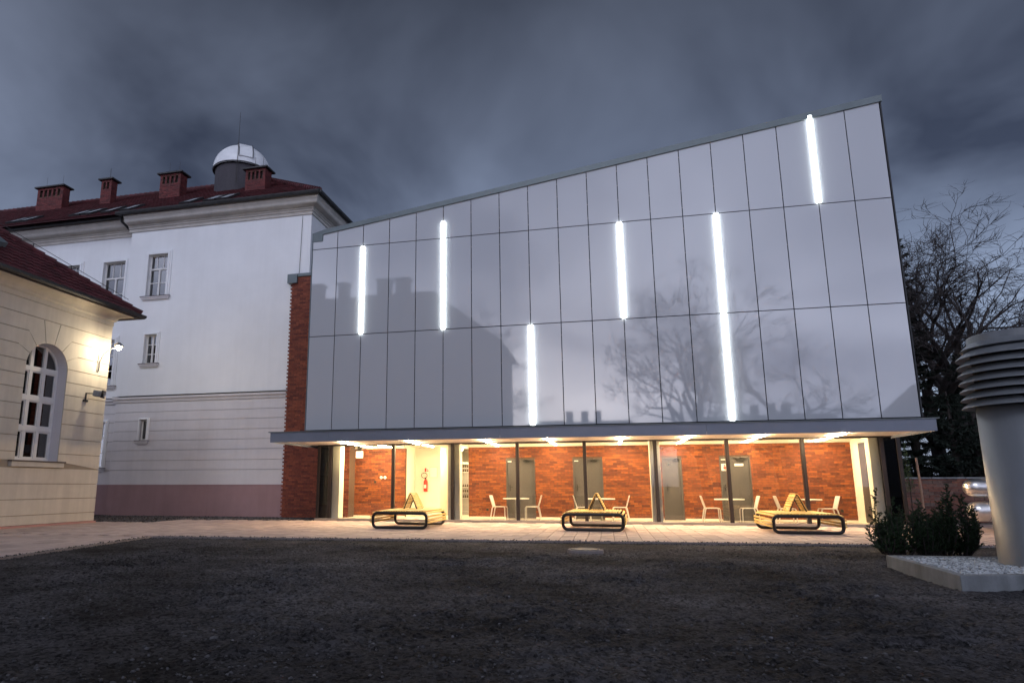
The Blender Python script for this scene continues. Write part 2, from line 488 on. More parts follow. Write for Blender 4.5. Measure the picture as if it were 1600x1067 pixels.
d_o = dirt.build('dirt_yard', 'dirt', kind='structure', smooth=True)

def ico(rad, sx, sy, sz, c, rz):
    t_ = (1 + 5 ** 0.5) / 2
    vs = [(-1, t_, 0), (1, t_, 0), (-1, -t_, 0), (1, -t_, 0), (0, -1, t_), (0, 1, t_), (0, -1, -t_), (0, 1, -t_), (t_, 0, -1), (t_, 0, 1), (-t_, 0, -1), (-t_, 0, 1)]
    q = rad / 1.9; ca, sa = math.cos(rz), math.sin(rz)
    o = []
    for x, y, z in vs:
        j = random.uniform(0.75, 1.2)
        x, y, z = x * q * sx * j, y * q * sy * j, z * q * sz * j
        o.append((c[0] + x * ca - y * sa, c[1] + x * sa + y * ca, c[2] + z))
    return o
ICO_F = [(0, 11, 5), (0, 5, 1), (0, 1, 7), (0, 7, 10), (0, 10, 11), (1, 5, 9), (5, 11, 4), (11, 10, 2), (10, 7, 6), (7, 1, 8), (3, 9, 4), (3, 4, 2), (3, 2, 6), (3, 6, 8), (3, 8, 9), (4, 9, 5), (2, 4, 11), (6, 2, 10), (8, 6, 7), (9, 8, 1)]
peb = MB()
def dirt_h(x, y):
    p = Vector((x, y, 0)); return -0.035 + noise.noise(p * 0.35) * 0.035 + noise.noise(p * 1.3) * 0.018
for i in range(34000):
    y = 3.5 + 10.2 * random.random() ** 1.5
    x = random.uniform(-10, 9.5) * (0.35 + 0.65 * y / 13.5)
    if x < dirt_left(y) + 0.1 or y > pave_front(x) - 0.05: continue
    dens = noise.noise(Vector((x, y, 0)) * 0.6 + Vector((7, 3, 0)))
    if random.random() > 0.55 + dens: continue
    s_ = random.choice((0.005, 0.007, 0.008, 0.010, 0.013, 0.018)) * random.uniform(0.7, 1.2)
    if random.random() < 0.008: s_ *= 2
    shade = random.random() * 0.6 if random.random() < 0.96 else random.uniform(0.9, 2.0)
    peb.add(ico(s_, 1, random.uniform(0.6, 1), random.uniform(0.5, 0.8), (x, y, dirt_h(x, y) + 0.3 * s_), random.random() * 6), ICO_F, shade)
for i in range(2600):                # earth and grit spilt along the edge of the paving
    if i % 3:
        x = random.uniform(-10.5, 9.0); y = pave_front(x) + random.gauss(-.02, .10)
    else:
        y = random.uniform(6, 13.6); x = dirt_left(y) + random.gauss(.02, .08)
    s_ = random.uniform(.006, .02)
    z_ = .008 if y > pave_front(x) or x < dirt_left(y) else -.03
    peb.add(ico(s_, 1, .8, .6, (x, y, z_ + .3 * s_), random.random() * 6), ICO_F, random.random() * .35)
st = peb.build('loose_stones', 'pebble', kind='stuff')
st['label'] = 'small loose stones and clods scattered over the dark earth'; st['category'] = 'stones'

# pavement: bed, kerb stones and laid slabs
bed = MB()
bed.add([(-10.6, 13.66, -0.03), (22, pave_front(22), -0.03), (22, 30, -0.03), (-24, 30, -0.03), (-24, 13.66, -0.03)], [(0, 1, 2, 3, 4)])
bed.add([(-24, -6, -0.031), (dirt_left(-6), -6, -0.031), (-10.6, 13.66, -0.031), (-24, 13.66, -0.031)], [(0, 1, 2, 3)])
pavement = bed.build('pavement', 'paver_joint', kind='structure')
pv = MB()
rnd = random.Random(3)
def gravel_zone(x, y): return x < -14.9 + (21.0 - y) * 0.0 and y > 18.9 - 0.0 or (y > 21.3 + (x + 10) * 0.12 and x < -10.2)
x = -17.0; ci = 0
SX, SYL = 0.30, 0.45
while x < 16:
    y = 13.0 + (0.225 if ci % 2 else 0)
    while y < 23.4:
        c = (x + SX / 2, y + SYL / 2)
        lim = pave_front(c[0]) + 0.12
        y0, y1 = max(y, lim), y + SYL - 0.012
        ok = y1 - y0 > 0.05 and not (c[1] > 21.3 and -10.1 < c[0] < 8.5) and not gravel_zone(*c)
        if ok and c[0] < -10.6 and c[1] < 13.8: ok = False
        if ok:
            tz = rnd.uniform(-0.003, 0.003)
            pv.box(x, x + SX - 0.012, y0, y1, -0.05, tz, rnd.random())
        y += SYL
    x += SX; ci += 1
pv.build('paving_slabs', 'paver_stone', parent=pavement, kind='stuff')
pl = MB()
x = -17.0; ci = 0
while x < -9.4:
    y = -2.0 + (0.3 if ci % 2 else 0)
    while y < 13.7:
        y1 = min(y + 0.588, 13.68)
        xr = min(x + 0.388, dirt_left((y + y1) / 2) - 0.1)
        if xr - x > 0.05 and y1 - y > 0.05: pl.box(x, xr, y, y1, -0.05, rnd.uniform(-0.003, 0.002), rnd.random())
        y += 0.6
    x += 0.4; ci += 1
pl.build('path_slabs', 'paver_stone', parent=pavement, kind='stuff')
kx = -10.6
while kx < 15:                       # kerb stones along the dirt, each its own piece
    a, b_ = kx + 0.006, min(kx + 0.994, 15)
    k_ = MB()
    k_.prism([(a, pave_front(a)), (b_, pave_front(b_)), (b_, pave_front(b_) + 0.1), (a, pave_front(a) + 0.1)], -0.12, 0.008 + rnd.uniform(-.004, .004), lambda u, v, w: (u, v, w))
    k_.build('kerb_stone', 'kerb_stone', parent=pavement, bevel=0.006); kx += 1.0
ky = 13.6
while ky > -2:
    a, b_ = ky - 0.006, ky - 0.994
    k_ = MB()
    k_.prism([(dirt_left(a) - 0.1, a), (dirt_left(a), a), (dirt_left(b_), b_), (dirt_left(b_) - 0.1, b_)], -0.12, 0.006 + rnd.uniform(-.004, .004), lambda u, v, w: (u, v, w))
    k_.build('kerb_stone', 'kerb_stone', parent=pavement, bevel=0.006); ky -= 1.0
gs = MB()
for i in range(3200):
    x, y = random.uniform(-20.3, -10.2), random.uniform(18.9, 23.1)
    if not gravel_zone(x, y): continue
    gs.add(ico(random.uniform(0.02, 0.045), 1, 0.8, 0.7, (x, y, -0.02 + random.random() * 0.02), random.random() * 6), ICO_F, random.random() * 0.9)
o = gs.build('gravel_strip', 'pebble', kind='stuff')
o['label'] = 'strip of dark gravel along the foot of the white building'; o['category'] = 'gravel'

# manhole cover in the dirt
mh = thing('manhole_cover', 'round metal manhole cover lying in the dark earth', 'manhole', (-0.46, 12.8, -0.012))
MB().lathe([(0.0, 0.018), (0.22, 0.02), (0.225, 0.012), (0.24, 0.012), (0.245, 0.022), (0.27, 0.022), (0.275, 0.0), (0.28, -0.08)], n=40).build('lid', 'iron_cover', mh)
MB().lathe([(0.285, -0.08), (0.285, 0.012), (0.33, 0.008), (0.35, -0.08)], n=40).build('collar', 'kerb_stone', mh)

# ------------------------------------------------------------------ the new building
nb = thing('glossy_panel_building', 'modern extension with glossy white panel facade, sloping roofline and lit glazed ground floor', 'building', (0, 19.05, 0))
NBI = Vector((0, 19.05, 0))
def local(o):                        # parts are written in world coordinates; the empty stands at the facade's foot
    o.matrix_parent_inverse = Matrix.Translation(-NBI); return o
def part(mb, name, material, parent=None, **k):
    o = mb.build(name, material, parent or nb, **k)
    if parent is None: local(o)
    return o
T0 = face_y(FY)
core = MB()
core.prism([(FX0 + .03, FZ0 + .03), (FX1 - .03, FZ0 + .03), (FX1 - .03, ftop(FX1) - .02), (FX0 + .4, ftop(FX0 + .4) - .05), (FX0 + .4, 9.3), (FX0 + .03, 9.3)], -9.0, -0.05, T0)
part(core, 'building_core', 'joint_black')
joints = [FX0] + [-8.519 + 0.92 * k for k in range(19)]
GAP = 0.0125
strip_spans = {2: (6.03, 9.02), 5: (6.03, 9.62), 8: (2.95, 6.0), 11: (6.05, 9.05), 14: (2.95, 9.05), 17: (9.10, 11.80)}
rr = random.Random(5)
def tilted(T, cx, cz, tx, tz):       # panels never hang in one perfect plane
    return lambda u, v, w: T(u, v, w + (u - cx) * tx + (v - cz) * tz)
for i in range(19):
    a, b_ = joints[i] + GAP, joints[i + 1] - GAP
    for r_ in range(3):
        z0 = ROW[r_] + GAP
        Tp = tilted(T0, (a + b_) / 2, z0 + 1.5, rr.uniform(-.0011, .0011), rr.uniform(-.0007, .0007))
        if r_ < 2: poly = [(a, z0), (b_, z0), (b_, ROW[r_ + 1] - GAP), (a, ROW[r_ + 1] - GAP)]
        elif i == 0: poly = [(a, z0), (b_, z0), (b_, ftop(b_)), (FX0 + .37, ftop(FX0 + .37)), (FX0 + .37, 9.35), (a, 9.35)]
        else: poly = [(a, z0), (b_, z0), (b_, ftop(b_)), (a, ftop(a))]
        part(MB().prism(poly, -0.022, 0.0, Tp, rr.random()), 'facade_panel', 'facade_glass_white')
clips = MB()
for i in range(1, 19):
    for r_ in range(3):
        zt = ROW[r_ + 1] if r_ < 2 else ftop(joints[i])
        for k in range(4):
            if i in strip_spans and strip_spans[i][0] - .1 < ROW[r_] + (zt - ROW[r_]) * (k + 0.5) / 4 < strip_spans[i][1] + .1: continue
            z = ROW[r_] + (zt - ROW[r_]) * (k + 0.5) / 4
            clips.box(joints[i] - 0.016, joints[i] + 0.016, z - 0.014, z + 0.014, -0.006, 0.005, T=T0)
part(clips, 'panel_clips', 'sill_steel', kind='stuff')
part(MB().prism([(FX0, FZ0 + .01), (FX0 + 0.0001, 9.35), (FX0 - 0.03, 9.35), (FX0 - 0.03, FZ0 + .01)], -2.0, 0.002, T0), 'corner_trim', 'zinc_flashing')
part(MB().prism([(FX1 - .004, FZ0 + .01), (FX1 + .03, FZ0 + .01), (FX1 + .03, ftop(FX1)), (FX1 - .004, ftop(FX1))], -9.0, 0.004, T0), 'corner_trim', 'joint_black')
par = MB()
xa, xb = FX0 + 0.36, FX1 + 0.05
par.prism([(xa, ftop(xa) - .03), (xb, ftop(xb) - .03), (xb, ftop(xb) + .17), (xa, ftop(xa) + .13)], -9.05, 0.045, T0)
par.prism([(FX0 - .03, 9.34), (xa - .001, 9.34), (xa - .001, ftop(xa) + .13), (FX0 + .2, 9.7), (FX0 - .03, 9.64)], -9.05, 0.02, T0)
part(par, 'parapet_flashing', 'zinc_flashing')
for k, (z0, z1) in strip_spans.items():
    x = joints[k]
    prof = [(-0.056, 0.004), (-0.05, 0.045), (0.05, 0.045), (0.056, 0.004)]
    s_ = MB().prism(prof, z0, z1, lambda u, v, w, x=x: (x + u, FY - v, w))
    part(s_, 'light_strip', 'led_white')

# canopy
CX0, CX1 = -10.46, 8.22
part(MB().box(CX0 + .02, CX1 - .02, CY + .03, GY + 1.2, SIN + .017, 2.86), 'canopy_core', 'joint_black')
part(MB().box(CX0 - .06, CX1 + .07, CY - .03, FY - .05, 2.862, 2.885).box(CX0 - .06, FX0 - .03, FY - .05, GY + 1.5, 2.862, 2.885).box(FX1 + .03, CX1 + .07, FY - .05, GY + 1.5, 2.862, 2.885), 'canopy_drip_edge', 'zinc_flashing')
fj = [CX0, -8.46, -3.02, 2.70, CX1]
for i in range(4):
    part(MB().box(fj[i] + .004, fj[i + 1] - .004, CY, CY + .025, SOF, 2.86), 'fascia_panel', 'fascia_metal')
for xs in ((CX0, CX0 + .018), (CX1 - .018, CX1)):
    part(MB().box(xs[0], xs[1], CY + .027, GY + 1.2, SOF, 2.86), 'fascia_panel', 'fascia_metal')
nx = 17
for i in range(nx):
    a = CX0 + .02 + (CX1 - CX0 - .04) * i / nx; b_ = CX0 + .02 + (CX1 - CX0 - .04) * (i + 1) / nx
    part(MB().box(a + .003, b_ - .003, CY + .028, GY + .12, SIN + .0, SIN + .016), 'soffit_panel', 'soffit_white')
part(MB().box(-12.0, CX0, GY + .6, 22.9, SOF, 2.8), 'canopy_end_block', 'fascia_metal') if False else None

# glazing: frame, mullions, panes
mul = [-10.02, -9.58, -7.23, -5.11, -2.89, -0.69, 1.51, 3.65, 5.79, 7.92, 8.36]
HEAD = 2.622
for i, x in enumerate(mul):
    wd = 0.05 if i in (0, 10) else 0.055
    part(MB().box(x - wd, x + wd, GY - .03, GY + .09, 0.07, HEAD - .04), 'mullion', 'frame_black', bevel=0.004)
part(MB().box(mul[0] - .05, mul[-1] + .05, GY - .031, GY + .091, HEAD - .04, HEAD), 'head_rail', 'frame_black')
part(MB().box(mul[0] - .08, mul[-1] + .06, GY - .07, GY + .14, -0.03, 0.07), 'threshold', 'sill_steel', bevel=0.006)
for i in range(10):
    part(MB().box(mul[i] + .05, mul[i + 1] - .05, GY + .02, GY + .036, 0.07, HEAD - .04), 'glass_pane', 'dark_glass' if i in (0, 9) else 'clear_glass')
for x in (mul[0] + .3, mul[-1] - .3):
    part(MB().box(x - .012, x + .012, GY + .05, GY + .08, 0.07, HEAD - .08), 'glazing_bead', 'aluminium')

# inside the glazed corridor
CEIL = 2.70
part(MB().box(-9.95, 8.3, GY + .09, 28.2, -0.02, 0.03), 'interior_floor', 'floor_inside')
part(MB().box(-9.95, 8.3, GY + .09, 28.2, CEIL, CEIL + .08), 'interior_ceiling', 'ceiling_inside')
doors = [(-3.60, -2.545), (-1.19, -0.145), (1.865, 2.52), (3.74, 4.72)]
DH = 2.15
TB = face_y(BY)
holes = [(a, b_, 0.0, DH) for a, b_ in doors]
back = MB()
wall_boxes(back, -9.85, -7.46, 0.03, 2.59, -0.15, 0.0, TB)
wall_boxes(back, -5.0, 7.80, 0.03, 2.59, -0.15, 0.0, TB, holes)
part(MB().box(-9.85, -7.46, BY - .06, BY + .15, 2.59, CEIL).box(-5.0, 7.80, BY - .06, BY + .15, 2.59, CEIL), 'ceiling_beam', 'ceiling_inside')
bw = part(back, 'corridor_wall', 'mortar')
bk = MB()
brick_courses(bk, -9.85, -7.46, 0.08, 2.588, TB)
brick_courses(bk, -5.0, 7.80, 0.08, 2.588, TB, holes)
bk.build('brick_courses', 'brick_red', bw, kind='stuff')
for (a, b_) in ((-9.85, -7.46), (-5.0, -3.62), (-2.53, -1.21), (-.13, 1.85), (2.535, 3.72), (4.735, 7.8)):
    MB().box(a, b_, BY - .035, BY - .012, 0.03, 0.085).build('skirting', 'plaster_inside', bw)
for i, (a, b_) in enumerate(doors):
    d_ = part(MB().box(a + .02, b_ - .02, BY + .03, BY + .075, 0.03, DH - .02), 'interior_door', 'door_grey', bevel=0.004)
    MB().box(a + .0, a + .045, BY - .03, BY + .1, 0.03, DH).box(b_ - .045, b_, BY - .03, BY + .1, 0.03, DH).box(a + .045, b_ - .045, BY - .03, BY + .1, DH - .045, DH).build('door_frame', 'door_grey', d_)
    hx = a + .14
    MB().box(hx - .02, hx + .02, BY + .018, BY + .03, 1.0, 1.22).tube([(hx, BY + .03, 1.14), (hx, BY - .03, 1.14), (hx + .12, BY - .03, 1.14)], .011, 6).build('handle', 'metal_dark', d_)
    cx = b_ - .42 if b_ - a > .8 else b_ - .3
    MB().box(cx, cx + .24, BY - .03, BY + .03, DH - .13, DH - .07).tube([(cx + .06, BY - .02, DH - .07), (cx + .1, BY - .2, DH - .05), (cx + .14, BY - .03, DH - .02)], .01, 5).build('door_closer', 'metal_dark', d_)
    if i in (0, 1, 3): MB().box(a + .06, a + .2, BY + .018, BY + .03, DH - .11, DH - .075).build('name_plate', 'sign_white', d_)
    if i == 3:
        MB().box(a + .06, a + .26, BY + .017, BY + .03, 1.68, 1.92).build('pictogram_sign', 'sign_white', d_)
        sy = BY + .014
        MB().box(a + .14, a + .18, sy, sy + .004, 1.83, 1.88, T=lambda u, v, w: (u, v, w)).box(a + .12, a + .2, sy, sy + .004, 1.75, 1.82).box(a + .13, a + .15, sy, sy + .004, 1.70, 1.75).box(a + .17, a + .19, sy, sy + .004, 1.70, 1.75).build('pictogram', 'red_paint', d_)
        MB().box(a + .48, a + .76, BY + .018, BY + .03, 1.84, 1.92).build('name_plate', 'sign_white', d_)
    if i == 2: MB().lathe([(0, 0), (.035, 0), (.035, .008)], (0, 0, 0), 14).build('door_badge', 'sign_white', d_).matrix_local = Matrix.Translation((a + .22, BY + .03, 1.9)) @ Matrix.Rotation(R(90), 4, 'X')
# end walls, columns and the recessed hall
part(MB().box(7.80, 8.3, GY + .5, 23.8, 0.03, CEIL), 'end_wall', 'plaster_inside')
part(MB().box(7.77, 7.801, 22.35, 22.85, 0.06, 2.5), 'wall_recess_panel', 'door_grey')
part(MB().box(7.62, 8.3, GY + .1, GY + .42, 0.03, CEIL), 'column', 'plaster_inside', bevel=0.01)
part(MB().box(-9.60, -9.26, GY + .1, GY + .5, 0.03, CEIL), 'column', 'plaster_inside', bevel=0.01)
part(MB().box(-5.30, -4.88, GY + .1, GY + .5, 0.03, CEIL), 'column', 'plaster_inside', bevel=0.01)
part(MB().box(1.34, 1.66, GY + .1, GY + .42, 0.03, CEIL), 'column', 'plaster_inside', bevel=0.01)
part(MB().box(-9.98, -9.88, GY + .1, 22.0, 0.03, CEIL).box(-9.98, -9.88, 23.35, 23.8, 0.03, CEIL), 'end_wall', 'plaster_inside')
ed = part(MB().box(-9.93, -9.88, 22.0, 22.09, 0.03, CEIL).box(-9.93, -9.88, 23.26, 23.35, 0.03, CEIL).box(-9.93, -9.88, 22.09, 23.26, 1.05, 1.12).box(-9.93, -9.88, 22.09, 23.26, 2.45, CEIL).box(-9.93, -9.88, 22.09, 23.26, 0.03, 0.14), 'glazed_door', 'aluminium')
MB().box(-9.915, -9.9, 22.09, 23.26, .14, 1.05).build('door_pane', 'dark_glass', ed)
MB().box(-9.915, -9.9, 22.09, 23.26, 1.12, 2.45).build('door_pane', 'dark_glass', ed)
MB().tube([(-9.88, 23.1, 1.12), (-9.8, 23.1, 1.14), (-9.8, 22.98, 1.14)], .014, 6).build('handle', 'aluminium', ed)
HB = 24.9
part(MB().box(-7.47, -6.42, HB, HB + .12, .03, CEIL).box(-7.6, -7.47, BY + .15, HB + .1, .03, CEIL).box(-6.54, -6.42, HB + .12, 28.0, .03, CEIL), 'hall_wall', 'plaster_inside')
part(MB().box(-6.54, -4.4, 28.0, 28.15, .03, CEIL).box(-5.0, -4.88, BY + .15, 27.0, .03, CEIL), 'hall_wall', 'plaster_inside')
hd = part(MB().box(-6.41, -5.95, 26.3, 26.36, .03, 2.2), 'hall_door', 'door_beige')
MB().box(-6.12, -6.08, 26.28, 26.3, 1.0, 1.1).build('handle', 'metal_dark', hd)
cab = part(MB().box(-5.95, -5.86, 26.2, 26.5, .03, 2.15).box(-5.86, -5.01, 26.2, 26.5, 2.05, 2.15).box(-5.86, -5.01, 26.45, 26.5, .15, 2.05).box(-5.86, -5.01, 26.2, 26.5, .03, .15), 'display_cabinet', 'aluminium')
its = random.Random(9)
for zs in (0.7, 0.92, 1.14, 1.75, 1.92):
    MB().box(-5.85, -5.02, 26.22, 26.44, zs - .02, zs).build('shelf', 'frame_white', cab)
    for k in range(9):
        xx = -5.80 + k * .088
        MB().lathe([(.028, 0), (.03, .05), (.018, .09), (.02, .11), (0, .11)], (xx, 26.3, zs), 8).build('display_piece', 'item_brown', cab)

# things on the corridor wall and in the hall
ex = thing('fire_extinguisher', 'red fire extinguisher hanging on the white hall wall below a black hose ring', 'extinguisher', (-7.0, HB - .09, 0.97))
MB().lathe([(0, 0), (.07, .0), (.078, .03), (.078, .38), (.05, .44), (.025, .47), (0, .47)], n=20).build('cylinder', 'red_paint', ex, smooth=True)
MB().box(-.045, .045, -.082, -.076, .12, .26).build('label_plate', 'sign_white', ex)
ring = [(math.cos(a / 24 * 6.283) * .12 - .05, -.02, .62 + math.sin(a / 24 * 6.283) * .1) for a in range(24)]
MB().tube(ring, .012, 6, closed=True).build('hose', 'rubber_black', ex)
MB().box(-.03, .03, -.03, .03, .47, .52).build('valve', 'metal_dark', ex)
MB().box(-.02, .02, .05, .092, .1, .4).build('wall_bracket', 'metal_dark', ex)
sg = thing('safety_sign', 'small red and white safety sign on the hall wall above the extinguisher', 'sign', (-6.98, HB - .01, 1.72))
MB().box(-.09, .09, -.008, .011, 0, .17).build('plate', 'sign_white', sg)
MB().box(-.08, -.01, -.012, -.008, .015, .155).build('red_field', 'red_paint', sg)
MB().box(.02, .075, -.012, -.008, .03, .06).box(.035, .06, -.012, -.008, .06, .13).build('pictogram', 'red_paint', sg)
fp = thing('escape_plan', 'pale framed notice on the white hall wall beside the safety sign', 'notice', (-6.70, HB - .01, 1.5))
MB().box(-.16, .16, -.01, .011, 0, .42).build('frame', 'sign_grey', fp); MB().box(-.145, .145, -.014, -.01, .015, .405).build('sheet', 'sign_white', fp)
es = thing('exit_sign', 'small lit green exit sign hanging from the ceiling by the glazed door', 'sign', (-9.06, 22.9, 2.22))
MB().box(-.13, .13, -.02, .02, 0, .24).build('housing', 'exit_white', es)
MB().box(-.11, .11, -.026, -.02, .03, .21).build('green_field', 'exit_green', es)
MB().box(-.08, -.04, -.03, -.026, .15, .19).box(-.07, -.03, -.03, -.026, .08, .15).box(-.09, -.07, -.03, -.026, .05, .09).box(-.03, -.01, -.03, -.026, .05, .09).build('running_figure', 'exit_white', es)
MB().box(-.08, .08, -.025, .025, .24, CEIL - 2.22 + .01).build('hanger', 'metal_dark', es)
for k, (x, z) in enumerate(((-8.42, 1.5), (-8.27, 1.5))):
    o = thing('push_button_box', ('round white call button on the brick wall, the one nearer the dark socket', 'round white call button on the brick wall, the one nearer the hall')[k], 'switch', (x, BY, z), 'pair of white buttons on the brick wall')
    M = Matrix.Rotation(R(90), 4, 'X')
    MB().lathe([(0, .03), (.045, .03), (.055, .02), (.055, -.03)], n=18).build('housing', 'sign_white', o).matrix_local = M
    MB().lathe([(0, .036), (.016, .036), (.016, .02)], n=12).build('button', 'metal_dark', o).matrix_local = M
for x, z, lb in ((-8.66, 1.33, 'small dark wall socket on the brick wall left of the white buttons'), (-4.30, 0.33, 'small dark socket low on the brick wall beside the first grey door'), (7.35, 0.38, 'small dark socket low on the brick wall near the white end wall')):
    o = thing('wall_socket', lb, 'socket', (x, BY, z))
    MB().box(-.045, .045, -.03, .02, -.045, .045).build('plate', 'metal_dark', o, bevel=.006)
    MB().box(-.02, .02, -.034, -.03, -.02, .02).build('insert', 'rubber_black', o)

# linear lamps: under the canopy and, in line with them, on the corridor ceiling
LX = [-8.52, -6.22, -3.76, -1.74, 0.45, 2.38, 4.40, 6.45]
spot = ['by the left end column', 'in front of the recessed hall', 'left of the first grey door', 'between the two left doors', 'right of the second grey door', 'over the narrow door', 'over the door with signs', 'near the white end wall']
def linear_lamp(x, y0, y1, z, label, group, glow='lamp_warm'):
    o = thing('linear_lamp', label, 'lamp', (x, (y0 + y1) / 2, z), group)
    h = (y1 - y0) / 2
    MB().box(-.05, .05, -h, h, -.02, .0).box(-.03, .03, -h + .1, -h + .16, 0, .052 if z > SIN + .01 else .001).box(-.03, .03, h - .16, h - .1, 0, .052 if z > SIN + .01 else .001).build('housing', 'aluminium', o)
    MB().box(-.042, .042, -h + .01, h - .01, -.045, -.02).build('diffuser', glow, o)
    return o
for x, s_ in zip(LX, spot):
    linear_lamp(x, 19.85, 21.15, SIN, 'lit linear lamp under the canopy, ' + s_, 'linear lamps under the canopy', 'canopy_lamp_warm')
for x, s_ in zip([-8.7, -6.3, -3.82, -1.76, 0.47, 2.44, 4.55, 6.70], spot):
    linear_lamp(x, 21.75, 23.25, CEIL - .05, 'lit linear lamp on the corridor ceiling behind the glass, ' + s_, 'linear lamps on the corridor ceiling')
linear_lamp(-7.95, 21.75, 23.25, CEIL - .05, 'lit linear lamp on the corridor ceiling above the pair of white buttons', 'linear lamps on the corridor ceiling')
linear_lamp(-5.75, 24.6, 25.8, CEIL - .05, 'lit linear lamp on the ceiling deep in the recessed hall', 'linear lamps on the corridor ceiling')

# tables and chairs in the corridor
def make_table():
    t_ = thing('cafe_table', '', 'table')
    MB().lathe([(0, .70), (.44, .70), (.455, .71), (.455, .73), (.445, .738), (0, .738)], n=36).build('table_top', 'plastic_white', t_)
    MB().lathe([(.03, .02), (.03, .70), (.12, .70)], n=14).build('pedestal', 'aluminium', t_)
    MB().lathe([(0, .025), (.1, .025), (.24, .01), (.25, .0)], n=24).build('foot', 'aluminium', t_)
    return t_
def make_chair():
    c = thing('white_chair', '', 'chair')
    MB().box(-.21, .22, -.21, .21, .435, .46).build('seat', 'plastic_white', c, bevel=.01)
    bt = lambda u, v, w: (-.20 - .12 * v / .4 - w, u, .44 + v)
    MB().prism([(-.19, .0), (.19, .0), (.2, .36), (.17, .395), (-.17, .395), (-.2, .36)], -.012, .012, bt).build('backrest', 'plastic_white', c, bevel=.006)
    for sy in (-1, 1):
        MB().tube([(.20, sy * .19, .44), (.225, sy * .195, .40), (.235, sy * .2, 0)], [.02, .02, .014], 8).build('leg', 'plastic_white', c)
        MB().tube([(-.19, sy * .19, .45), (-.22, sy * .195, .38), (-.29, sy * .2, 0)], [.021, .021, .014], 8).build('leg', 'plastic_white', c)
    return c
tab0, ch0 = make_table(), make_chair()
sets = [(-3.10, 'by the first grey door'), (-0.23, 'by the second grey door'), (3.78, 'by the door with signs'), (6.02, 'near the white end wall')]
first = True
for i, (x, s_) in enumerate(sets):
    t_ = tab0 if i == 0 else copy_tree(tab0)
    t_.location = (x, 22.5, .03); t_['label'] = 'round white cafe table ' + s_; t_['group'] = 'cafe tables in the corridor'
    for sgn in (-1, 1):
        c = ch0 if first else copy_tree(ch0); first = False
        c.location = (x + sgn * (.56 + .04 * (i % 2)), 22.46 + .05 * sgn, .03); c.rotation_euler = (0, 0, (0 if sgn < 0 else math.pi) + R(random.uniform(-7, 7)))
        c['label'] = 'white chair at the table ' + s_ + (', facing the end wall side' if sgn < 0 else ', back towards the end wall side')
        c['group'] = 'white chairs in the corridor'

# ------------------------------------------------------------------ slatted loungers on the paving
def rounded_path(w, z0, z1, rad, n=6):
    pts = []
    for cx, cz, a0 in ((w / 2 - rad, z0 + rad, -90), (w / 2 - rad, z1 - rad, 0), (-w / 2 + rad, z1 - rad, 90), (-w / 2 + rad, z0 + rad, 180)):
        for k in range(n + 1):
            a = R(a0 + 90 * k / n); pts.append((cx + rad * math.cos(a), cz + rad * math.sin(a)))
    return pts
def make_lounger():
    b0 = thing('slatted_lounger', '', 'bench')
    W_, Z0, Z1, RD = 1.56, .04, .43, .12
    loop = rounded_path(W_, Z0, Z1, RD)
    for y in (-1.02, 1.02):
        MB().tube([(u, y, v) for u, v in loop], .042, 10, closed=True).build('frame_loop', 'steel_black', b0, smooth=True)
    for x in (-.5, .5):
        MB().tube([(x, -1.02, Z1 - .012), (x, 1.02, Z1 - .012)], .018, 6).build('cross_bar', 'steel_black', b0)
    # slats follow the loop from the left end over the top to the right end
    path = [(-W_ / 2, .15)] + [p for p in loop[14:21]][::-1] + loop[7:14][::-1] + [(W_ / 2, .15)]
    seg = []; tot = 0
    for i in range(len(path) - 1):
        L_ = math.dist(path[i], path[i + 1]); seg.append((tot, L_, path[i], path[i + 1])); tot += L_
    N = 27; me = None
    for k in range(N):
        s_ = tot * (k + .5) / N
        for st_, L_, p, q in seg:
            if st_ <= s_ <= st_ + L_ + 1e-9 and L_ > 1e-6: break
        f = (s_ - st_) / L_; x = p[0] + (q[0] - p[0]) * f; z = p[1] + (q[1] - p[1]) * f
        dx, dz = (q[0] - p[0]) / L_, (q[1] - p[1]) / L_
        nx_, nz_ = -dz, dx
        ang = math.atan2(dz, dx)
        sm = MB().box(-.026, .026, -1.07, 1.07, -.015, .015, random.random())
        o = sm.build('slat', 'wood_slat', b0, bevel=.003)
        o.location = (x + nx_ * .055, 0, z + nz_ * .055); o.rotation_euler = (0, -ang, 0)
    return b0
def add_backrest(b0, x, y0, y1):
    base = .50; H_ = .44; half = .21
    for y in (y0, y1):
        MB().tube([(x - half, y, base - .02), (x - .03, y, base + H_ - .02), (x, y, base + H_), (x + .03, y, base + H_ - .02), (x + half, y, base - .02)], .016, 6).build('backrest_frame', 'steel_black', b0)
    for sgn in (-1, 1):
        for k in range(7):
            f = (k + .6) / 7.2
            cx, cz = x + sgn * (half * (1 - f) + .012), base + H_ * f
            o = MB().box(-.026, .026, y0 - .03, y1 + .03, -.011, .011, random.random()).build('backrest_slat', 'wood_slat', b0, bevel=.003)
            o.location = (cx + sgn * .016, 0, cz + .008); o.rotation_euler = (0, sgn * math.atan2(H_, half), 0)
    o = MB().box(-.03, .03, y0 - .03, y1 + .03, -.011, .011, .5).build('backrest_slat', 'wood_slat', b0, bevel=.003)
    o.location = (x, 0, base + H_ + .022)
lo = make_lounger()
lo2, lo3 = copy_tree(lo), copy_tree(lo)
for b_, loc, rz, bx, lb in ((lo, (-5.72, 18.60, 0), R(0.5), -.08, 'yellow slatted lounger with black tube frame in front of the extinguisher hall'),
                        (lo2, (-0.38, 18.85, 0), R(-2.5), .03, 'yellow slatted lounger with black tube frame in front of the second grey door'),
                        (lo3, (4.80, 18.90, 0), R(-1.0), .12, 'yellow slatted lounger with black tube frame standing beside the yews')):
    b_.location = loc; b_.rotation_euler = (0, 0, rz); b_['label'] = lb; b_['group'] = 'slatted loungers on the paving'
    add_backrest(b_, bx, .30, .92)

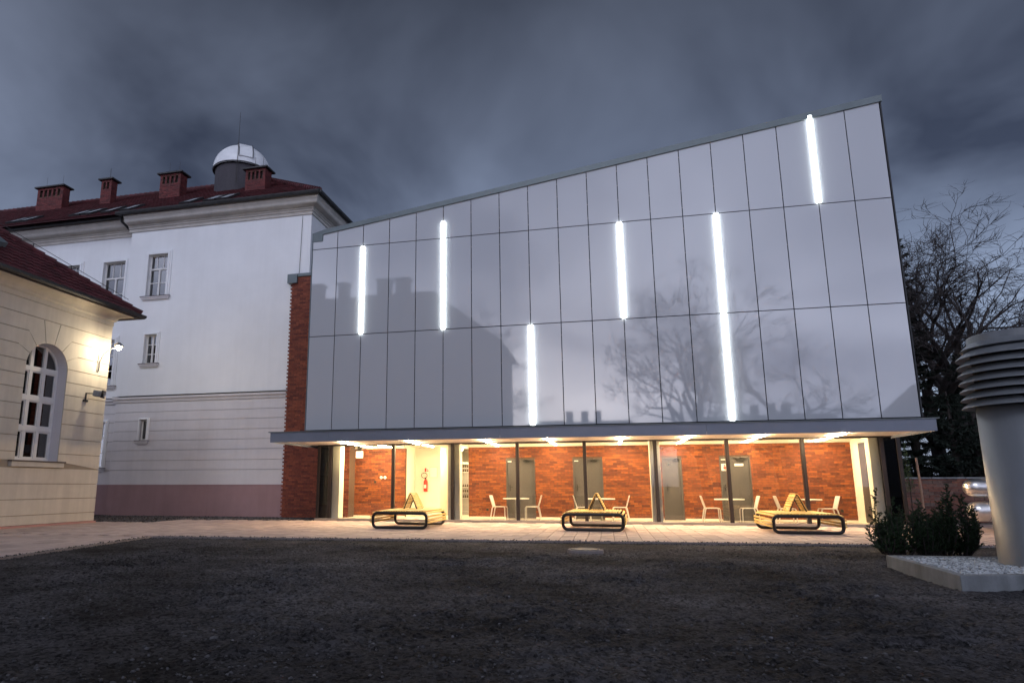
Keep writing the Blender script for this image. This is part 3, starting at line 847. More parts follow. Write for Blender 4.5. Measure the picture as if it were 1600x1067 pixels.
# ------------------------------------------------------------------ brick link wall between old and new
bl = thing('brick_link_wall', 'tall red brick wall strip joining the white building to the glossy facade', 'wall', (-10.9, 23.0, 0))
def child(mb, name, material, parent, base, **k):
    o = mb.build(name, material, parent, **k); o.matrix_parent_inverse = Matrix.Translation(-Vector(base)); return o
BLB = (-10.9, 23.0, 0)
TL = face_y(23.0)
cw = child(MB().box(-12.22, -9.5, 0, 9.60, -.14, 0.0, T=TL).box(-11.5, -9.5, 0, 9.55, -2.0, -.14, T=TL), 'wall_core', 'mortar', bl, BLB)
lk = brick_courses(MB(), -12.22, -9.5, .01, 9.60, TL, tooth_left=.06, L=.24, proud=.014, ragged=.006)
lk.build('brick_courses', 'brick_link', cw, kind='stuff')
child(MB().box(-12.30, -9.5, -.1, .06, 9.60, 9.72, T=lambda u, w, v: TL(u, v, w)).box(-12.40, -11.98, -.12, .10, 9.32, 9.70, T=lambda u, w, v: TL(u, v, w)), 'coping', 'zinc_flashing', bl, BLB)

# ------------------------------------------------------------------ the white old building
WBB = (-16, 23.15, 0)
wb = thing('white_school_building', 'old white three storey building with dark red hipped roof, grey cornice and mauve plinth', 'building', WBB)
def wpart(mb, name, material, parent=None, **k):
    if parent is None: return child(mb, name, material, wb, WBB, **k)
    return mb.build(name, material, parent, **k)
WY, WY2 = 23.15, 23.55
TW, TW2 = face_y(WY), face_y(WY2)
WX0, WX1 = -20.30, -11.56
win_a = [(-19.26, -18.28, 9.30, 11.20), (-19.10, -18.50, 6.32, 7.58), (-18.99, -18.62, 3.06, 3.92)]
win_b = [(-21.95, -20.78, 9.00, 11.20), (-24.35, -23.25, 9.00, 11.20), (-21.90, -20.95, 5.50, 7.55), (-21.90, -21.02, 1.95, 3.90), (-24.3, -23.3, 5.5, 7.55), (-26.7, -25.6, 9.0, 11.2)]
up = MB()
wall_boxes(up, WX0, WX1, 4.95, 12.4, -.45, 0, TW, win_a)
wpart(up, 'upper_wall', 'white_render')
up2 = MB()
wall_boxes(up2, -46, WX0, 4.95, 12.4, -.45, 0, TW2, win_b)
wpart(up2, 'upper_wall', 'white_render')
wpart(MB().box(WX1 - .4, WX1 - .002, WY + .45, 33, 0, 12.4), 'side_wall', 'white_render')
gz = [1.24, 1.83, 2.22, 2.64, 3.04, 3.44, 3.86, 4.24, 4.66]
gb = MB(); wall_boxes(gb, WX0 + .02, WX1, 1.24, 4.7, -.45, -.025, TW, win_a); wpart(gb, 'ground_floor_core', 'grey_groove')
gb = MB(); wall_boxes(gb, -30, WX0 + .02, 1.24, 4.7, -.45, -.025, TW2, win_b); wpart(gb, 'ground_floor_core', 'grey_groove')
for k in range(8):
    z0, z1 = gz[k] + (.0 if k == 0 else .009), gz[k + 1] - .009
    m_ = MB(); wall_boxes(m_, WX0, WX1, z0, z1, -.02, 0.0, TW, win_a); wpart(m_, 'render_course', 'grey_render')
    m_ = MB(); wall_boxes(m_, -30, WX0, z0, z1, -.02, 0.0, TW2, win_b); wpart(m_, 'render_course', 'grey_render')
wpart(MB().box(WX0 - .03, WX1, 0, 1.21, -.45, .03, T=TW).box(-30, WX0 - .03, 0, 1.21, -.45, .03, T=TW2), 'plinth', 'plinth_mauve')
wpart(MB().box(WX0 - .04, WX1, 1.21, 1.24, -.4, .045, T=TW).box(-30, WX0 - .04, 1.21, 1.24, -.4, .045, T=TW2), 'plinth_cap', 'plinth_mauve')
strp = [(-.3, 4.66), (.04, 4.66), (.06, 4.74), (.12, 4.80), (.12, 4.88), (-.3, 4.95)]
def run(prof, a, b_, y):             # profile (outward, height) swept along x
    mb = MB(); k = len(prof)
    vs = [(a, y - w, z) for w, z in prof] + [(b_, y - w, z) for w, z in prof]
    return mb.add(vs, [tuple(range(k)), tuple(range(k, 2 * k))[::-1]] + [(i, k + i, k + (i + 1) % k, (i + 1) % k) for i in range(k)])
wpart(run(strp, WX0 - .1, WX1 - .3, WY), 'string_course', 'grey_render'); wpart(run(strp, -30, WX0 - .1, WY2), 'string_course', 'grey_render')
lead = [(-.3, 4.955), (.135, 4.886), (.135, 4.90), (-.3, 4.97)]
wpart(run(lead, WX0 - .1, WX1 - .3, WY - .002), 'string_flashing', 'gutter_dark')
corn = [(-.3, 12.35), (.05, 12.35), (.05, 12.47), (.09, 12.49), (.09, 12.56), (.13, 12.58), (.13, 12.64), (.36, 12.68), (.40, 12.72), (.42, 12.82), (.50, 12.94), (.50, 13.06), (-.3, 13.06)]
wpart(run(corn, WX0 - .12, WX1 + .001, WY), 'cornice', 'cornice_grey')
wpart(run(corn, -46, WX0 - .12, WY2), 'cornice', 'cornice_grey')
ce = MB(); k = len(corn)             # cornice returning along the end wall, mitred at the corner
vs = [(WX1 + w, WY - w, z) for w, z in corn] + [(WX1 + w, 34, z) for w, z in corn]
ce.add(vs, [tuple(range(k)), tuple(range(k, 2 * k))[::-1]] + [(i, (i + 1) % k, k + (i + 1) % k, k + i) for i in range(k)])
wpart(ce, 'cornice', 'cornice_grey')
cm = run(corn, WX1, WX1 + .002, WY)
# mitre infill so that the corner closes
mit = MB(); vs = []
for w, z in corn: vs += [(WX1, WY - w, z), (WX1 + w, WY - w, z)]
mit.add(vs, [(2 * i, 2 * i + 1, 2 * i + 3, 2 * i + 2) for i in range(k - 1)])
wpart(mit, 'cornice_corner', 'cornice_grey')

def old_window(u0, u1, v0, v1, T, cols=2, rows=2, top=3, transom=.66, casing=.17, curtain=False, parent=None):
    ring = MB()
    wall_boxes(ring, u0 - casing, u1 + casing, v0, v1 + casing, -.01, .05, T, [(u0, u1, v0 - 1, v1)])
    wall_boxes(ring, u0 - casing * .55, u1 + casing * .55, v0, v1 + casing * .55, .05, .09, T, [(u0, u1, v0 - 1, v1)])
    w = wpart(ring, 'window', 'white_render')
    base_z = -.10
    fr = MB(); t_ = .055
    wall_boxes(fr, u0, u1, v0, v1, base_z - .06, base_z, T, [(u0 + t_, u1 - t_, v0 + t_, v1 - t_)])
    zt = v0 + (v1 - v0) * transom if top else v1
    if top: fr.box(u0 + t_, u1 - t_, zt - .04, zt + .04, base_z - .06, base_z + .015, T=T)
    for c in range(1, cols):
        uu = u0 + (u1 - u0) * c / cols; fr.box(uu - .04, uu + .04, v0 + t_, zt - .04 if top else v1 - t_, base_z - .058, base_z + .008, T=T)
    for r_ in range(1, rows):
        vv = v0 + (zt - v0) * r_ / rows; fr.box(u0 + t_, u1 - t_, vv - .018, vv + .018, base_z - .05, base_z - .01, T=T)
    for c in range(1, top):
        uu = u0 + (u1 - u0) * c / top; fr.box(uu - .018, uu + .018, zt + .04, v1 - t_, base_z - .05, base_z - .01, T=T)
    wpart(fr, 'window_frame', 'frame_white', w)
    rj = random.Random(int(u0 * 77))
    for r_ in range(rows):
        for c in range(cols):
            a, b_ = u0 + (u1 - u0) * c / cols + .05, u0 + (u1 - u0) * (c + 1) / cols - .05
            z0, z1 = v0 + (zt - v0) * r_ / rows + .02, v0 + (zt - v0) * (r_ + 1) / rows - .02
            tx = rj.uniform(-.006, .006)
            wpart(MB().prism([(a, z0), (b_, z0), (b_, z1), (a, z1)], base_z - .036, base_z - .03, tilted(T, a, z0, tx, tx)), 'pane', 'window_glass', w)
    for c in range(top):
        a, b_ = u0 + (u1 - u0) * c / top + .02, u0 + (u1 - u0) * (c + 1) / top - .02
        wpart(MB().box(a, b_, zt + .03, v1 - .04, base_z - .036, base_z - .03, T=T), 'pane', 'window_glass', w)
    wpart(MB().box(u0 - .05, u1 + .05, v0 - .05, v1 + .05, -.62, -.46, T=T), 'room_behind', 'room_dark', w)
    if curtain:
        cu = MB(); nn = 40
        vs = []
        for i in range(nn + 1):
            uu = u0 + .06 + (u1 - u0 - .12) * i / nn; ww = -.24 + .015 * math.sin(i * 2.2)
            vs += [T(uu, v0 + .02, ww), T(uu, v0 + (zt - v0) * .45, ww)]
        cu.add(vs, [(2 * i, 2 * i + 2, 2 * i + 3, 2 * i + 1) for i in range(nn)]); wpart(cu, 'curtain', 'curtain', w)
    wpart(MB().box(u0 - casing - .05, u1 + casing + .05, v0 - .09, v0 - .04, -.24, .13, T=T).box(u0 - casing, u1 + casing, v0 - .16, v0 - .09, -.1, .09, T=T), 'sill', 'grey_render', w)
    wpart(MB().box(u0 - casing - .06, u1 + casing + .06, v0 - .038, v0 - .012, -.22, .145, T=T), 'sill_flashing', 'sill_dark', w)
old_window(*win_a[0], TW, curtain=True)
old_window(*win_a[1], TW, cols=2, rows=3, top=0, casing=.12)
old_window(*win_a[2], TW, cols=1, rows=1, top=0, casing=.07)
for w_ in win_b[:3] + win_b[4:]: old_window(*w_, TW2)
old_window(*win_b[3], TW2, casing=.1)

def tiled_slope(mb, u_len, s_len, T, tw=.26, th=.34, seed=1, clip=None, wave=1.0):
    """overlapping rounded tiles; T(u, s, h): u along the eave, s up the slope, h off it"""
    rn = random.Random(seed)
    for j in range(int(s_len / th) + 1):
        for i in range(int(u_len / tw) + 1):
            u, s_ = i * tw, j * th
            if clip and not clip(u + tw / 2, s_ + th / 2): continue
            hb, ht = .045 + rn.uniform(-.005, .005), .012
            r_ = rn.random()
            prof = [(a_, h_ * wave) for a_, h_ in ((0, 0.0), (.25, .028), (.5, .036), (.75, .028), (1, 0.0))]
            vs = [T(u + tw * a, s_, hb + h) for a, h in prof] + [T(u + tw * a, s_ + th * 1.06, ht + h) for a, h in prof] + [T(u + tw * a, s_, hb + h - .03) for a, h in prof]
            mb.add(vs, [(q, q + 1, q + 6, q + 5) for q in range(4)] + [(q + 10, q + 11, q + 1, q) for q in range(4)], r_)
    return mb
# roof: front slope (two eave lines), hipped right end
EV, EVZ = 22.60, 13.06
RY, RZ = 28.5, 17.07
SL = math.hypot(RY - EV, RZ - EVZ); cs, sn = (RY - EV) / SL, (RZ - EVZ) / SL
EX1 = -11.0
def front_T(u, s_, h): return (EX1 - u, EV + s_ * cs - h * sn, EVZ + s_ * sn + h * cs)
hipx = EX1 - 5.7
rf = MB()
rf.add([(EX1, EV, EVZ), (-46, EV, EVZ), (-46, RY, RZ), (hipx, RY, RZ), (EX1, 34.4, EVZ), (-46, 34.4, EVZ)], [(0, 3, 2, 1), (0, 4, 3), (3, 4, 5, 2)])
roof = wpart(rf, 'roof', 'roof_tile')
tl = MB()
tiled_slope(tl, 33, SL, front_T, tw=.2, th=.3, wave=.2, clip=lambda u, s_: u > s_ / SL * 5.7 + .1 and not (u > 9.4 and s_ < .35))
wpart(tl, 'roof_tiles', 'roof_tile', roof, kind='stuff')
rg = MB()
for i in range(95):
    x = hipx - i * .32
    rg.tube([(x + .02, RY, RZ + .04), (x - .31, RY, RZ + .06)], [.11, .13], 8, r=random.random())
for i in range(26):
    f = i / 26; p = Vector((EX1, EV, EVZ)).lerp(Vector((hipx, RY, RZ)), f); q = Vector((EX1, EV, EVZ)).lerp(Vector((hipx, RY, RZ)), f + .039)
    rg.tube([p + Vector((0, 0, .06)), q + Vector((0, 0, .04))], [.13, .10], 8, r=random.random())
wpart(rg, 'ridge_tiles', 'roof_tile', roof, kind='stuff')
gut = MB()
gut.tube([(WX0 - .4, EV - .07, 13.05), (EX1 + .05, EV - .07, 13.05)], .085, 8)
gut.tube([(EX1 + .05, EV - .07, 13.05), (EX1 + .05, 34, 13.05)], .085, 8)
gut.box(WX0 - .4, EX1 + .02, EV - .02, EV + .25, 13.02, 13.10).box(EX1 - .45, EX1 + .02, EV + .25, 34, 13.02, 13.10)
wpart(gut, 'gutter', 'gutter_dark', roof)
gut = MB()
gut.tube([(-46, EV + .33, 13.08), (WX0 - .42, EV + .33, 13.08)], .085, 8).box(-46, WX0 - .42, EV + .38, EV + .75, 13.05, 13.13)
gut.tube([(WX0 - .45, EV + .3, 13.0), (WX0 - .42, EV + .32, 12.85), (WX0 - .2, WY2 - .35, 12.55), (WX0 - .06, WY2 - .10, 12.3)], .055, 8)
wpart(gut, 'gutter', 'gutter_dark', roof)
for i, (u, s_) in enumerate(((16.0, .75), (15.35, .75), (12.35, .75), (11.7, .75), (10.5, .6), (9.5, .6), (6.4, .6), (5.2, .6), (4.55, .6))):   # roof windows
    sk = MB()
    for (a, b_, c, d_) in ((0, .55, 0, .06), (0, .55, 1.12, 1.18), (0, .06, .06, 1.12), (.49, .55, .06, 1.12)):
        vs = [front_T(u + a, s_ + c, .12), front_T(u + b_, s_ + c, .12), front_T(u + b_, s_ + d_, .12), front_T(u + a, s_ + d_, .12)]
        vs += [front_T(u + a, s_ + c, -.02), front_T(u + b_, s_ + c, -.02), front_T(u + b_, s_ + d_, -.02), front_T(u + a, s_ + d_, -.02)]
        sk.add(vs, [(0, 1, 2, 3), (0, 4, 5, 1), (1, 5, 6, 2), (2, 6, 7, 3), (3, 7, 4, 0)])
    so = wpart(sk, 'roof_window', 'gutter_dark')
    vs = [front_T(u + .06, s_ + .06, .10), front_T(u + .49, s_ + .06, .10), front_T(u + .49, s_ + 1.12, .10), front_T(u + .06, s_ + 1.12, .10)]
    wpart(MB().add(vs, [(0, 1, 2, 3)]), 'pane', 'roof_glass', so)
# lightning conductor down the white wall
wpart(MB().tube([(-11.95, WY - .03, 12.3), (-12.0, WY - .03, 9.75)], .009, 5), 'lightning_conductor', 'gutter_dark')

def chimney(x0, x1, y0, y1, z0, z1, flues, label):
    base = ((x0 + x1) / 2, (y0 + y1) / 2, z0)
    c = thing('brick_chimney', label, 'chimney', base, 'chimneys on the white building')
    TF, TS = face_y(y0), face_x(x1)
    fw = (x1 - x0) / (flues + .8)
    fh = [(x0 + fw * (.55 + i), x0 + fw * (.55 + i) + fw * .6, z1 - .52, z1 - .14) for i in range(flues)]
    st_ = child(MB().box(x0, x1, y0 + .12, y1, z0, z1 - .02), 'stack_core', 'joint_black', c, base)
    k_ = MB(); wall_boxes(k_, x0, x1, z0, z1 - .02, -.115, 0, TF, fh); k_.build('mortar_face', 'mortar', st_)
    bm_ = brick_courses(MB(), x0 - .006, x1 + .006, z0, z1 - .02, TF, fh, proud=.012)
    brick_courses(bm_, y0, y1, z0, z1 - .02, TS, (), proud=.012)
    bm_.build('brick_courses', 'brick_chimney', st_, kind='stuff')
    child(MB().box(x0 - .14, x1 + .14, y0 - .14, y1 + .14, z1 - .02, z1 + .06), 'cap_slab', 'gutter_dark', c, base, bevel=.01)
    for xx in (x0 + .3, x1 - .3):
        child(MB().tube([(xx, (y0 + y1) / 2, z1 + .05), (xx, (y0 + y1) / 2, z1 + .75)], .008, 4), 'lightning_rod', 'metal_dark', c, base)
    return c
chimney(-30.08, -28.40, 27.0, 27.45, 15.3, 17.40, 5, 'wide dark red brick chimney with five flue openings, farthest from the dome')
chimney(-25.53, -24.90, 26.6, 27.0, 15.3, 17.18, 2, 'narrow dark red brick chimney with two flue openings')
chimney(-21.58, -20.40, 26.2, 26.7, 15.0, 16.83, 4, 'dark red brick chimney between the narrow chimney and the dome')
chimney(-16.07, -15.05, 25.2, 25.75, 14.4, 15.93, 4, 'dark red brick chimney directly in front of the white dome')
# observatory dome
DC = (-17.70, 27.4, 15.62)
dm = thing('observatory_dome', 'small white observatory dome on a dark round drum on the red roof', 'dome', DC)
MB().lathe([(1.30, -.9), (1.30, 1.38), (1.0, 1.40)], n=40).build('drum', 'drum_dark', dm, smooth=False)
RD = 1.42
prof = [(RD, 1.36), (RD, 1.50)] + [(RD * math.cos(R(a)), 1.50 + RD * .92 * math.sin(R(a))) for a in range(4, 91, 6)]
sh = MB().lathe(prof, n=48).build('dome_shell', 'dome_white', dm, smooth=True)
slit = MB()
for a in range(0, 100, 5):           # raised shutter band over the slit
    pass
band = [(RD * 1.03 * math.cos(R(a)), 1.50 + RD * .95 * math.sin(R(a))) for a in range(8, 106, 7)]
dirv = Vector((math.sin(R(38)), -math.cos(R(38)), 0)); side = Vector((dirv.y, -dirv.x, 0))
vs = []
for rr_, z in band:
    for s_, kk in ((-.32, 1), (.32, 1), (.32, .96), (-.32, .96)):
        p = dirv * rr_ * kk + side * s_; vs.append((p.x, p.y, z - (1 - kk)))
fs = []
for i in range(len(band) - 1):
    for j in range(4): fs.append((i * 4 + j, i * 4 + (j + 1) % 4, i * 4 + 4 + (j + 1) % 4, i * 4 + 4 + j))
fs += [(0, 3, 2, 1), tuple(len(vs) - 4 + q for q in range(4))]
MB().add(vs, fs).build('shutter', 'dome_white', sh, bevel=.01)
sl2 = MB()
for s_ in (-.335, .335):
    sl2.tube([dirv * rr_ * 1.005 + side * s_ + Vector((0, 0, z)) for rr_, z in band], .022, 5)
sl2.build('shutter_rail', 'gutter_dark', sh)
MB().tube([(RD * 1.003 * math.cos(q * .1309), RD * 1.003 * math.sin(q * .1309), 1.40) for q in range(48)], .03, 6, closed=True).build('base_ring', 'gutter_dark', dm)
MB().tube([(.55, -1.32, .2), (.55, -1.32, 4.0)], [.018, .008], 5).build('antenna', 'metal_dark', dm)

# ------------------------------------------------------------------ the cream building on the left
CBX = -16.6; CBY = 18.44
CB = (CBX, CBY, 0)
cb = thing('cream_building', 'cream rendered building with arched window, grooved courses and red tiled eaves', 'building', CB)
def cpart(mb, name, material, parent=None, **k):
    if parent is None: return child(mb, name, material, cb, CB, **k)
    return mb.build(name, material, parent, **k)
TC = face_x(CBX)
U0 = 6.0
cz = [0.34 - .45 * 0, .80, 1.25, 1.72, 2.17, 2.64, 3.10, 3.56, 4.02, 4.43, 4.84, 5.29, 5.74, 6.20, 6.66]
arches = [(15.98, .76, 1.93, 4.74), (11.2, .76, 1.93, 4.74)]     # centre, half width, sill, spring line
def arch_pt(c, a): return (c[0] + c[1] * math.cos(a), c[3] + c[1] * math.sin(a))
# backing wall with arched openings: pieces between the arches and above them
back_u = [U0] + sum([[c[0] - c[1], c[0] + c[1]] for c in sorted(arches)], []) + [CBY - .03]
bk_ = MB()
for i in range(0, len(back_u), 2): bk_.box(back_u[i], back_u[i + 1], 0.1, 6.7, -.45, -.022, T=TC)
for c in arches:
    bk_.box(c[0] - c[1], c[0] + c[1], .1, c[2], -.45, -.022, T=TC)
    pts = [arch_pt(c, math.pi * k / 24) for k in range(25)]
    for k in range(24):
        (ua, va), (ub, vb) = pts[k], pts[k + 1]
        bk_.prism([(ub, vb), (ua, va), (ua, 6.7), (ub, 6.7)], -.45, -.022, TC)
cpart(bk_, 'wall_core', 'cream_groove')
cpart(MB().box(CBX - 8, CBX - .45, CBY - .4, CBY - .03, .1, 6.7), 'end_wall', 'cream_render')
cpart(MB().box(CBX - 8, CBX - .05, CBY - .399, CBY - .001, 6.7, 7.1), 'end_wall', 'cream_render')
TH = [R(27), R(52), R(78)]
g_ = .011
def clean(poly):
    out = []
    for p in poly:
        if not out or math.dist(p, out[-1]) > 1e-4: out.append(p)
    return out
edges = [(U0, None)]
for zi in range(len(cz)):
    z0 = cz[zi - 1] if zi else .06
    z1 = cz[zi]
    z0 += g_; z1 -= g_
    segs = []
    order = sorted(arches)
    left_u, left_c = U0, None
    for c in order + [None]:
        segs.append((left_c, c)); left_c = c
    for lc, rc in segs:
        def side_pts(c, sgn):
            """boundary of a course beside an arch: bottom to top"""
            if c is None: return None
            if z1 <= c[2]: return 'through'
            if zi <= 10:
                if z0 < c[2]: return [(c[0] + sgn * c[1], z) for z in (c[2], z1)]
                return [(c[0] + sgn * c[1], z0), (c[0] + sgn * c[1], z1)]
            idx = zi - 11            # course just above the springing is 0
            if idx < 0 or idx > 3: return 'through'
            if idx == 0: a0, lo_pt = math.asin((z0 - c[3]) / c[1]), []
            else:
                a0 = TH[idx - 1] + .014; q = (c[0] + sgn * (z0 - c[3]) / math.tan(TH[idx - 1]), z0); lo_pt = [(q[0] + sgn * g_, q[1])]
            if idx == 3: return 'key'
            a1 = TH[idx] - .014
            arc = [(c[0] + sgn * c[1] * math.cos(a0 + (a1 - a0) * k / 6), c[3] + c[1] * math.sin(a0 + (a1 - a0) * k / 6)) for k in range(7)]
            hi = [(c[0] + sgn * ((z1 - c[3]) / math.tan(TH[idx]) + g_), z1)]
            return lo_pt + arc + hi
        L_ = side_pts(lc, 1) if lc else [(U0, z0), (U0, z1)]
        R_ = side_pts(rc, -1) if rc else [(CBY, z0), (CBY, z1)]
        if L_ in ('through', 'key') or R_ in ('through', 'key'): continue
        poly = clean(R_ + L_[::-1])
        cpart(MB().prism(poly, -.021, 0.0, TC), 'render_course', 'cream_render')
    c = arches[0]
    lvl = zi - 11
    if z1 <= c[2] + .001 or lvl >= 3:  # courses that run through unbroken
        if lvl == 3 or lvl > 3 or z1 <= c[2]:
            cpart(MB().box(U0, CBY, z0, z1, -.021, 0.0, T=TC), 'render_course', 'cream_render')
for c in arches:                     # keystones
    zt = cz[13] - g_
    arc = [(c[0] + c[1] * math.cos(a), c[3] + c[1] * math.sin(a)) for a in [TH[2] + .014 + (math.pi - 2 * TH[2] - .028) * k / 6 for k in range(7)]]
    dx = (zt - c[3]) / math.tan(TH[2]) - g_
    cpart(MB().prism(arc + [(c[0] - dx, zt), (c[0] + dx, zt)], -.021, 0.0, TC), 'keystone', 'cream_render')
cpart(MB().prism([(0, -.05), (.10, -.05), (.06, .06), (0, .06)], U0, CBY + .05, lambda u, v, w: (CBX - .02 + u, w, v)), 'plinth', 'plinth_pink')
cpart(MB().box(CBX - 8, CBX - .02, CBY - .03, CBY + .05, -.05, .06), 'plinth', 'plinth_pink')
# coved cornice and eave
EOV = .66; EZ = 7.14
cove = [(-.02, 6.66), (.02, 6.66), (.02, 6.80), (.08, 6.84)] + [(.08 + .40 * (1 - math.cos(R(a))), 6.84 + .22 * math.sin(R(a))) for a in range(15, 91, 15)] + [(.48, 7.10), (-.02, 7.10)]
cv = MB(); k = len(cove)
vs = [(CBX + w, U0, z) for w, z in cove] + [(CBX + w, CBY + w, z) for w, z in cove]
cv.add(vs, [tuple(range(k))[::-1], tuple(range(k, 2 * k))] + [(i, (i + 1) % k, k + (i + 1) % k, k + i) for i in range(k)])
cpart(cv, 'coved_cornice', 'cream_render')
cv2 = MB(); vs = [(CBX + w, CBY + w, z) for w, z in cove] + [(CBX - 8, CBY + w, z) for w, z in cove]
cv2.add(vs, [tuple(range(k))[::-1], tuple(range(k, 2 * k))] + [(i, (i + 1) % k, k + (i + 1) % k, k + i) for i in range(k)])
cpart(cv2, 'coved_cornice', 'cream_render')
ex_, ey_ = CBX + EOV, CBY + EOV - .1
PT = .71; RK = 5.4
rf2 = MB()
rf2.add([(ex_, U0 - 1, EZ), (ex_, ey_, EZ), (ex_ - RK, ey_ - RK, EZ + PT * RK), (ex_ - RK, U0 - 1, EZ + PT * RK), (ex_ - 2 * RK, ey_, EZ), (ex_ - 2 * RK, U0 - 1, EZ)], [(0, 1, 2, 3), (1, 4, 2), (3, 2, 4, 5)])
rf2.add([(ex_, U0 - 1, EZ - .03), (ex_, ey_, EZ - .03), (CBX - 8, ey_, EZ - .03), (CBX - 8, U0 - 1, EZ - .03)], [(0, 3, 2, 1)])
croof = cpart(rf2, 'roof', 'roof_tile')
CSL = math.hypot(1, PT); ccs, csn = 1 / CSL, PT / CSL
def cream_T(u, s_, h): return (ex_ - s_ * ccs + h * csn, ey_ - u, EZ + s_ * csn + h * ccs)
tl2 = tiled_slope(MB(), 13, RK * CSL, cream_T, tw=.25, th=.36, seed=4, clip=lambda u, s_: u > s_ * ccs + .02)
cpart(tl2, 'roof_tiles', 'roof_tile', croof, kind='stuff')
hp = MB()
A_, B_ = Vector((ex_, ey_, EZ + .05)), Vector((ex_ - RK, ey_ - RK, EZ + PT * RK + .05))
for i in range(22):
    p, q = A_.lerp(B_, i / 22), A_.lerp(B_, (i + 1.12) / 22)
    hp.tube([p + Vector((0, 0, .04)), q + Vector((0, 0, .02))], [.12, .095], 8, r=random.random())
cpart(hp, 'hip_tiles', 'roof_tile', croof, kind='stuff')
hc = MB()
hc.tube([A_.lerp(B_, f) + Vector((0, 0, .26)) for f in (.06, .3, .55, .8, 1)], .010, 5)
for f in (.15, .30, .45, .60): hc.tube([A_.lerp(B_, f) + Vector((0, 0, .05)), A_.lerp(B_, f) + Vector((0, 0, .27))], .014, 5)
cpart(hc, 'lightning_conductor', 'gutter_dark', croof)
eg = MB()
gp = [(0, -.02), (.03, -.09), (.10, -.11), (.15, -.06), (.16, .02), (.145, .02), (.10, -.04), (.05, -.05), (.02, .0)]
vs = [(ex_ - .03 + w, U0 - 1, EZ + z) for w, z in gp] + [(ex_ - .03 + w, ey_ - .03 + w, EZ + z) for w, z in gp] + [(ex_ - 9, ey_ - .03 + w, EZ + z) for w, z in gp]
k = len(gp)
eg.add(vs, [(i, (i + 1) % k, k + (i + 1) % k, k + i) for i in range(k)] + [(k + i, k + (i + 1) % k, 2 * k + (i + 1) % k, 2 * k + i) for i in range(k)])
cpart(eg, 'gutter', 'gutter_dark', croof)
cpart(MB().box(ex_ - .10, ex_ - .035, U0 - 1, ey_ - .04, EZ - .12, EZ - .005).box(ex_ - 9, ex_ - .10, ey_ - .10, ey_ - .04, EZ - .12, EZ - .005), 'eave_board', 'sill_dark', croof)
cpart(MB().prism([(4.2, 1.9), (4.95, 1.5), (5.5, 1.5), (5.5, 2.6), (4.2, 2.6)], .05, .22, cream_T), 'roof_flashing', 'zinc_flashing', croof)
# arched windows
def arched_window(c):
    w0 = -.36
    rev = MB()                        # plastered reveal
    ci_ = (c[0], c[1] - .005, c[2], c[3])
    prof = [(c[0] + ci_[1], c[2])] + [arch_pt(ci_, math.pi * q / 24) for q in range(25)] + [(c[0] - ci_[1], c[2])]
    vs = [TC(u, v, -.022) for u, v in prof] + [TC(u, v, -.45) for u, v in prof]
    n_ = len(prof); rev.add(vs, [(i, i + 1, n_ + i + 1, n_ + i) for i in range(n_ - 1)])
    w = cpart(rev, 'window', 'grey_render')
    rin = c[1] - .07
    fr = MB()
    for q in range(24):
        a, b_ = math.pi * q / 24, math.pi * (q + 1) / 24
        fr.prism([(c[0] + c[1] * math.cos(a), c[3] + c[1] * math.sin(a)), (c[0] + c[1] * math.cos(b_), c[3] + c[1] * math.sin(b_)), (c[0] + rin * math.cos(b_), c[3] + rin * math.sin(b_)), (c[0] + rin * math.cos(a), c[3] + rin * math.sin(a))], w0 - .07, w0, TC)
    fr.box(c[0] - c[1], c[0] - rin, c[2], c[3], w0 - .07, w0, T=TC).box(c[0] + rin, c[0] + c[1], c[2], c[3], w0 - .07, w0, T=TC).box(c[0] - rin, c[0] + rin, c[2], c[2] + .08, w0 - .07, w0, T=TC)
    for s_ in (-1, 1):
        uu = c[0] + s_ * .235
        fr.box(uu - .055, uu + .055, c[2] + .08, c[3] + math.sqrt(rin ** 2 - .29 ** 2) + .03, w0 - .068, w0 + .012, T=TC)
    rows = [c[2] + .96, c[2] + 1.88, c[3] - .02]
    for z in rows: fr.box(c[0] - rin, c[0] + rin, z - .07, z + .07, w0 - .066, w0 + .022, T=TC)
    # inner sash edges of each light
    us = [(-rin, -.29), (-.18, .18), (.29, rin)]
    zs = [c[2] + .08] + rows
    for (a, b_) in us:
        for q in range(3):
            z0, z1 = zs[q] + (.07 if q else 0), zs[q + 1] - .07
            wall_boxes(fr, c[0] + a, c[0] + b_, z0, z1, w0 - .05, w0 - .015, TC, [(c[0] + a + .03, c[0] + b_ - .03, z0 + .04, z1 - .04)])
    cpart(fr, 'window_frame', 'frame_white', w)
    for (a, b_) in us:
        for q in range(3): cpart(MB().box(c[0] + a + .01, c[0] + b_ - .01, zs[q] + .05, zs[q + 1] - .05, w0 - .045, w0 - .039, T=TC), 'pane', 'window_glass', w)
        top = [(c[0] + a + .01, rows[2] + .05), (c[0] + b_ - .01, rows[2] + .05)]
        arc = [(c[0] + x_, c[3] + math.sqrt(max(0, (rin + .02) ** 2 - x_ * x_))) for x_ in [b_ - .01 + (a - b_ + .02) * q / 8 for q in range(9)]]
        cpart(MB().prism(clean(top + arc), w0 - .045, w0 - .039, TC), 'pane', 'window_glass', w)
    cpart(MB().box(c[0] - c[1] - .05, c[0] + c[1] + .05, c[2] - .05, c[3] + c[1] + .05, -.7, -.46, T=TC), 'room_behind', 'room_dark', w)
    cpart(MB().box(c[0] - c[1] - .16, c[0] + c[1] + .16, c[2] - .19, c[2] - .045, -.1, .10, T=TC), 'sill', 'cream_render', w, bevel=.012)
    cpart(MB().box(c[0] - c[1] - .19, c[0] + c[1] + .19, c[2] - .043, c[2] - .005, -.37, .14, T=TC), 'sill_flashing', 'sill_dark', w)
for c in arches: arched_window(c)

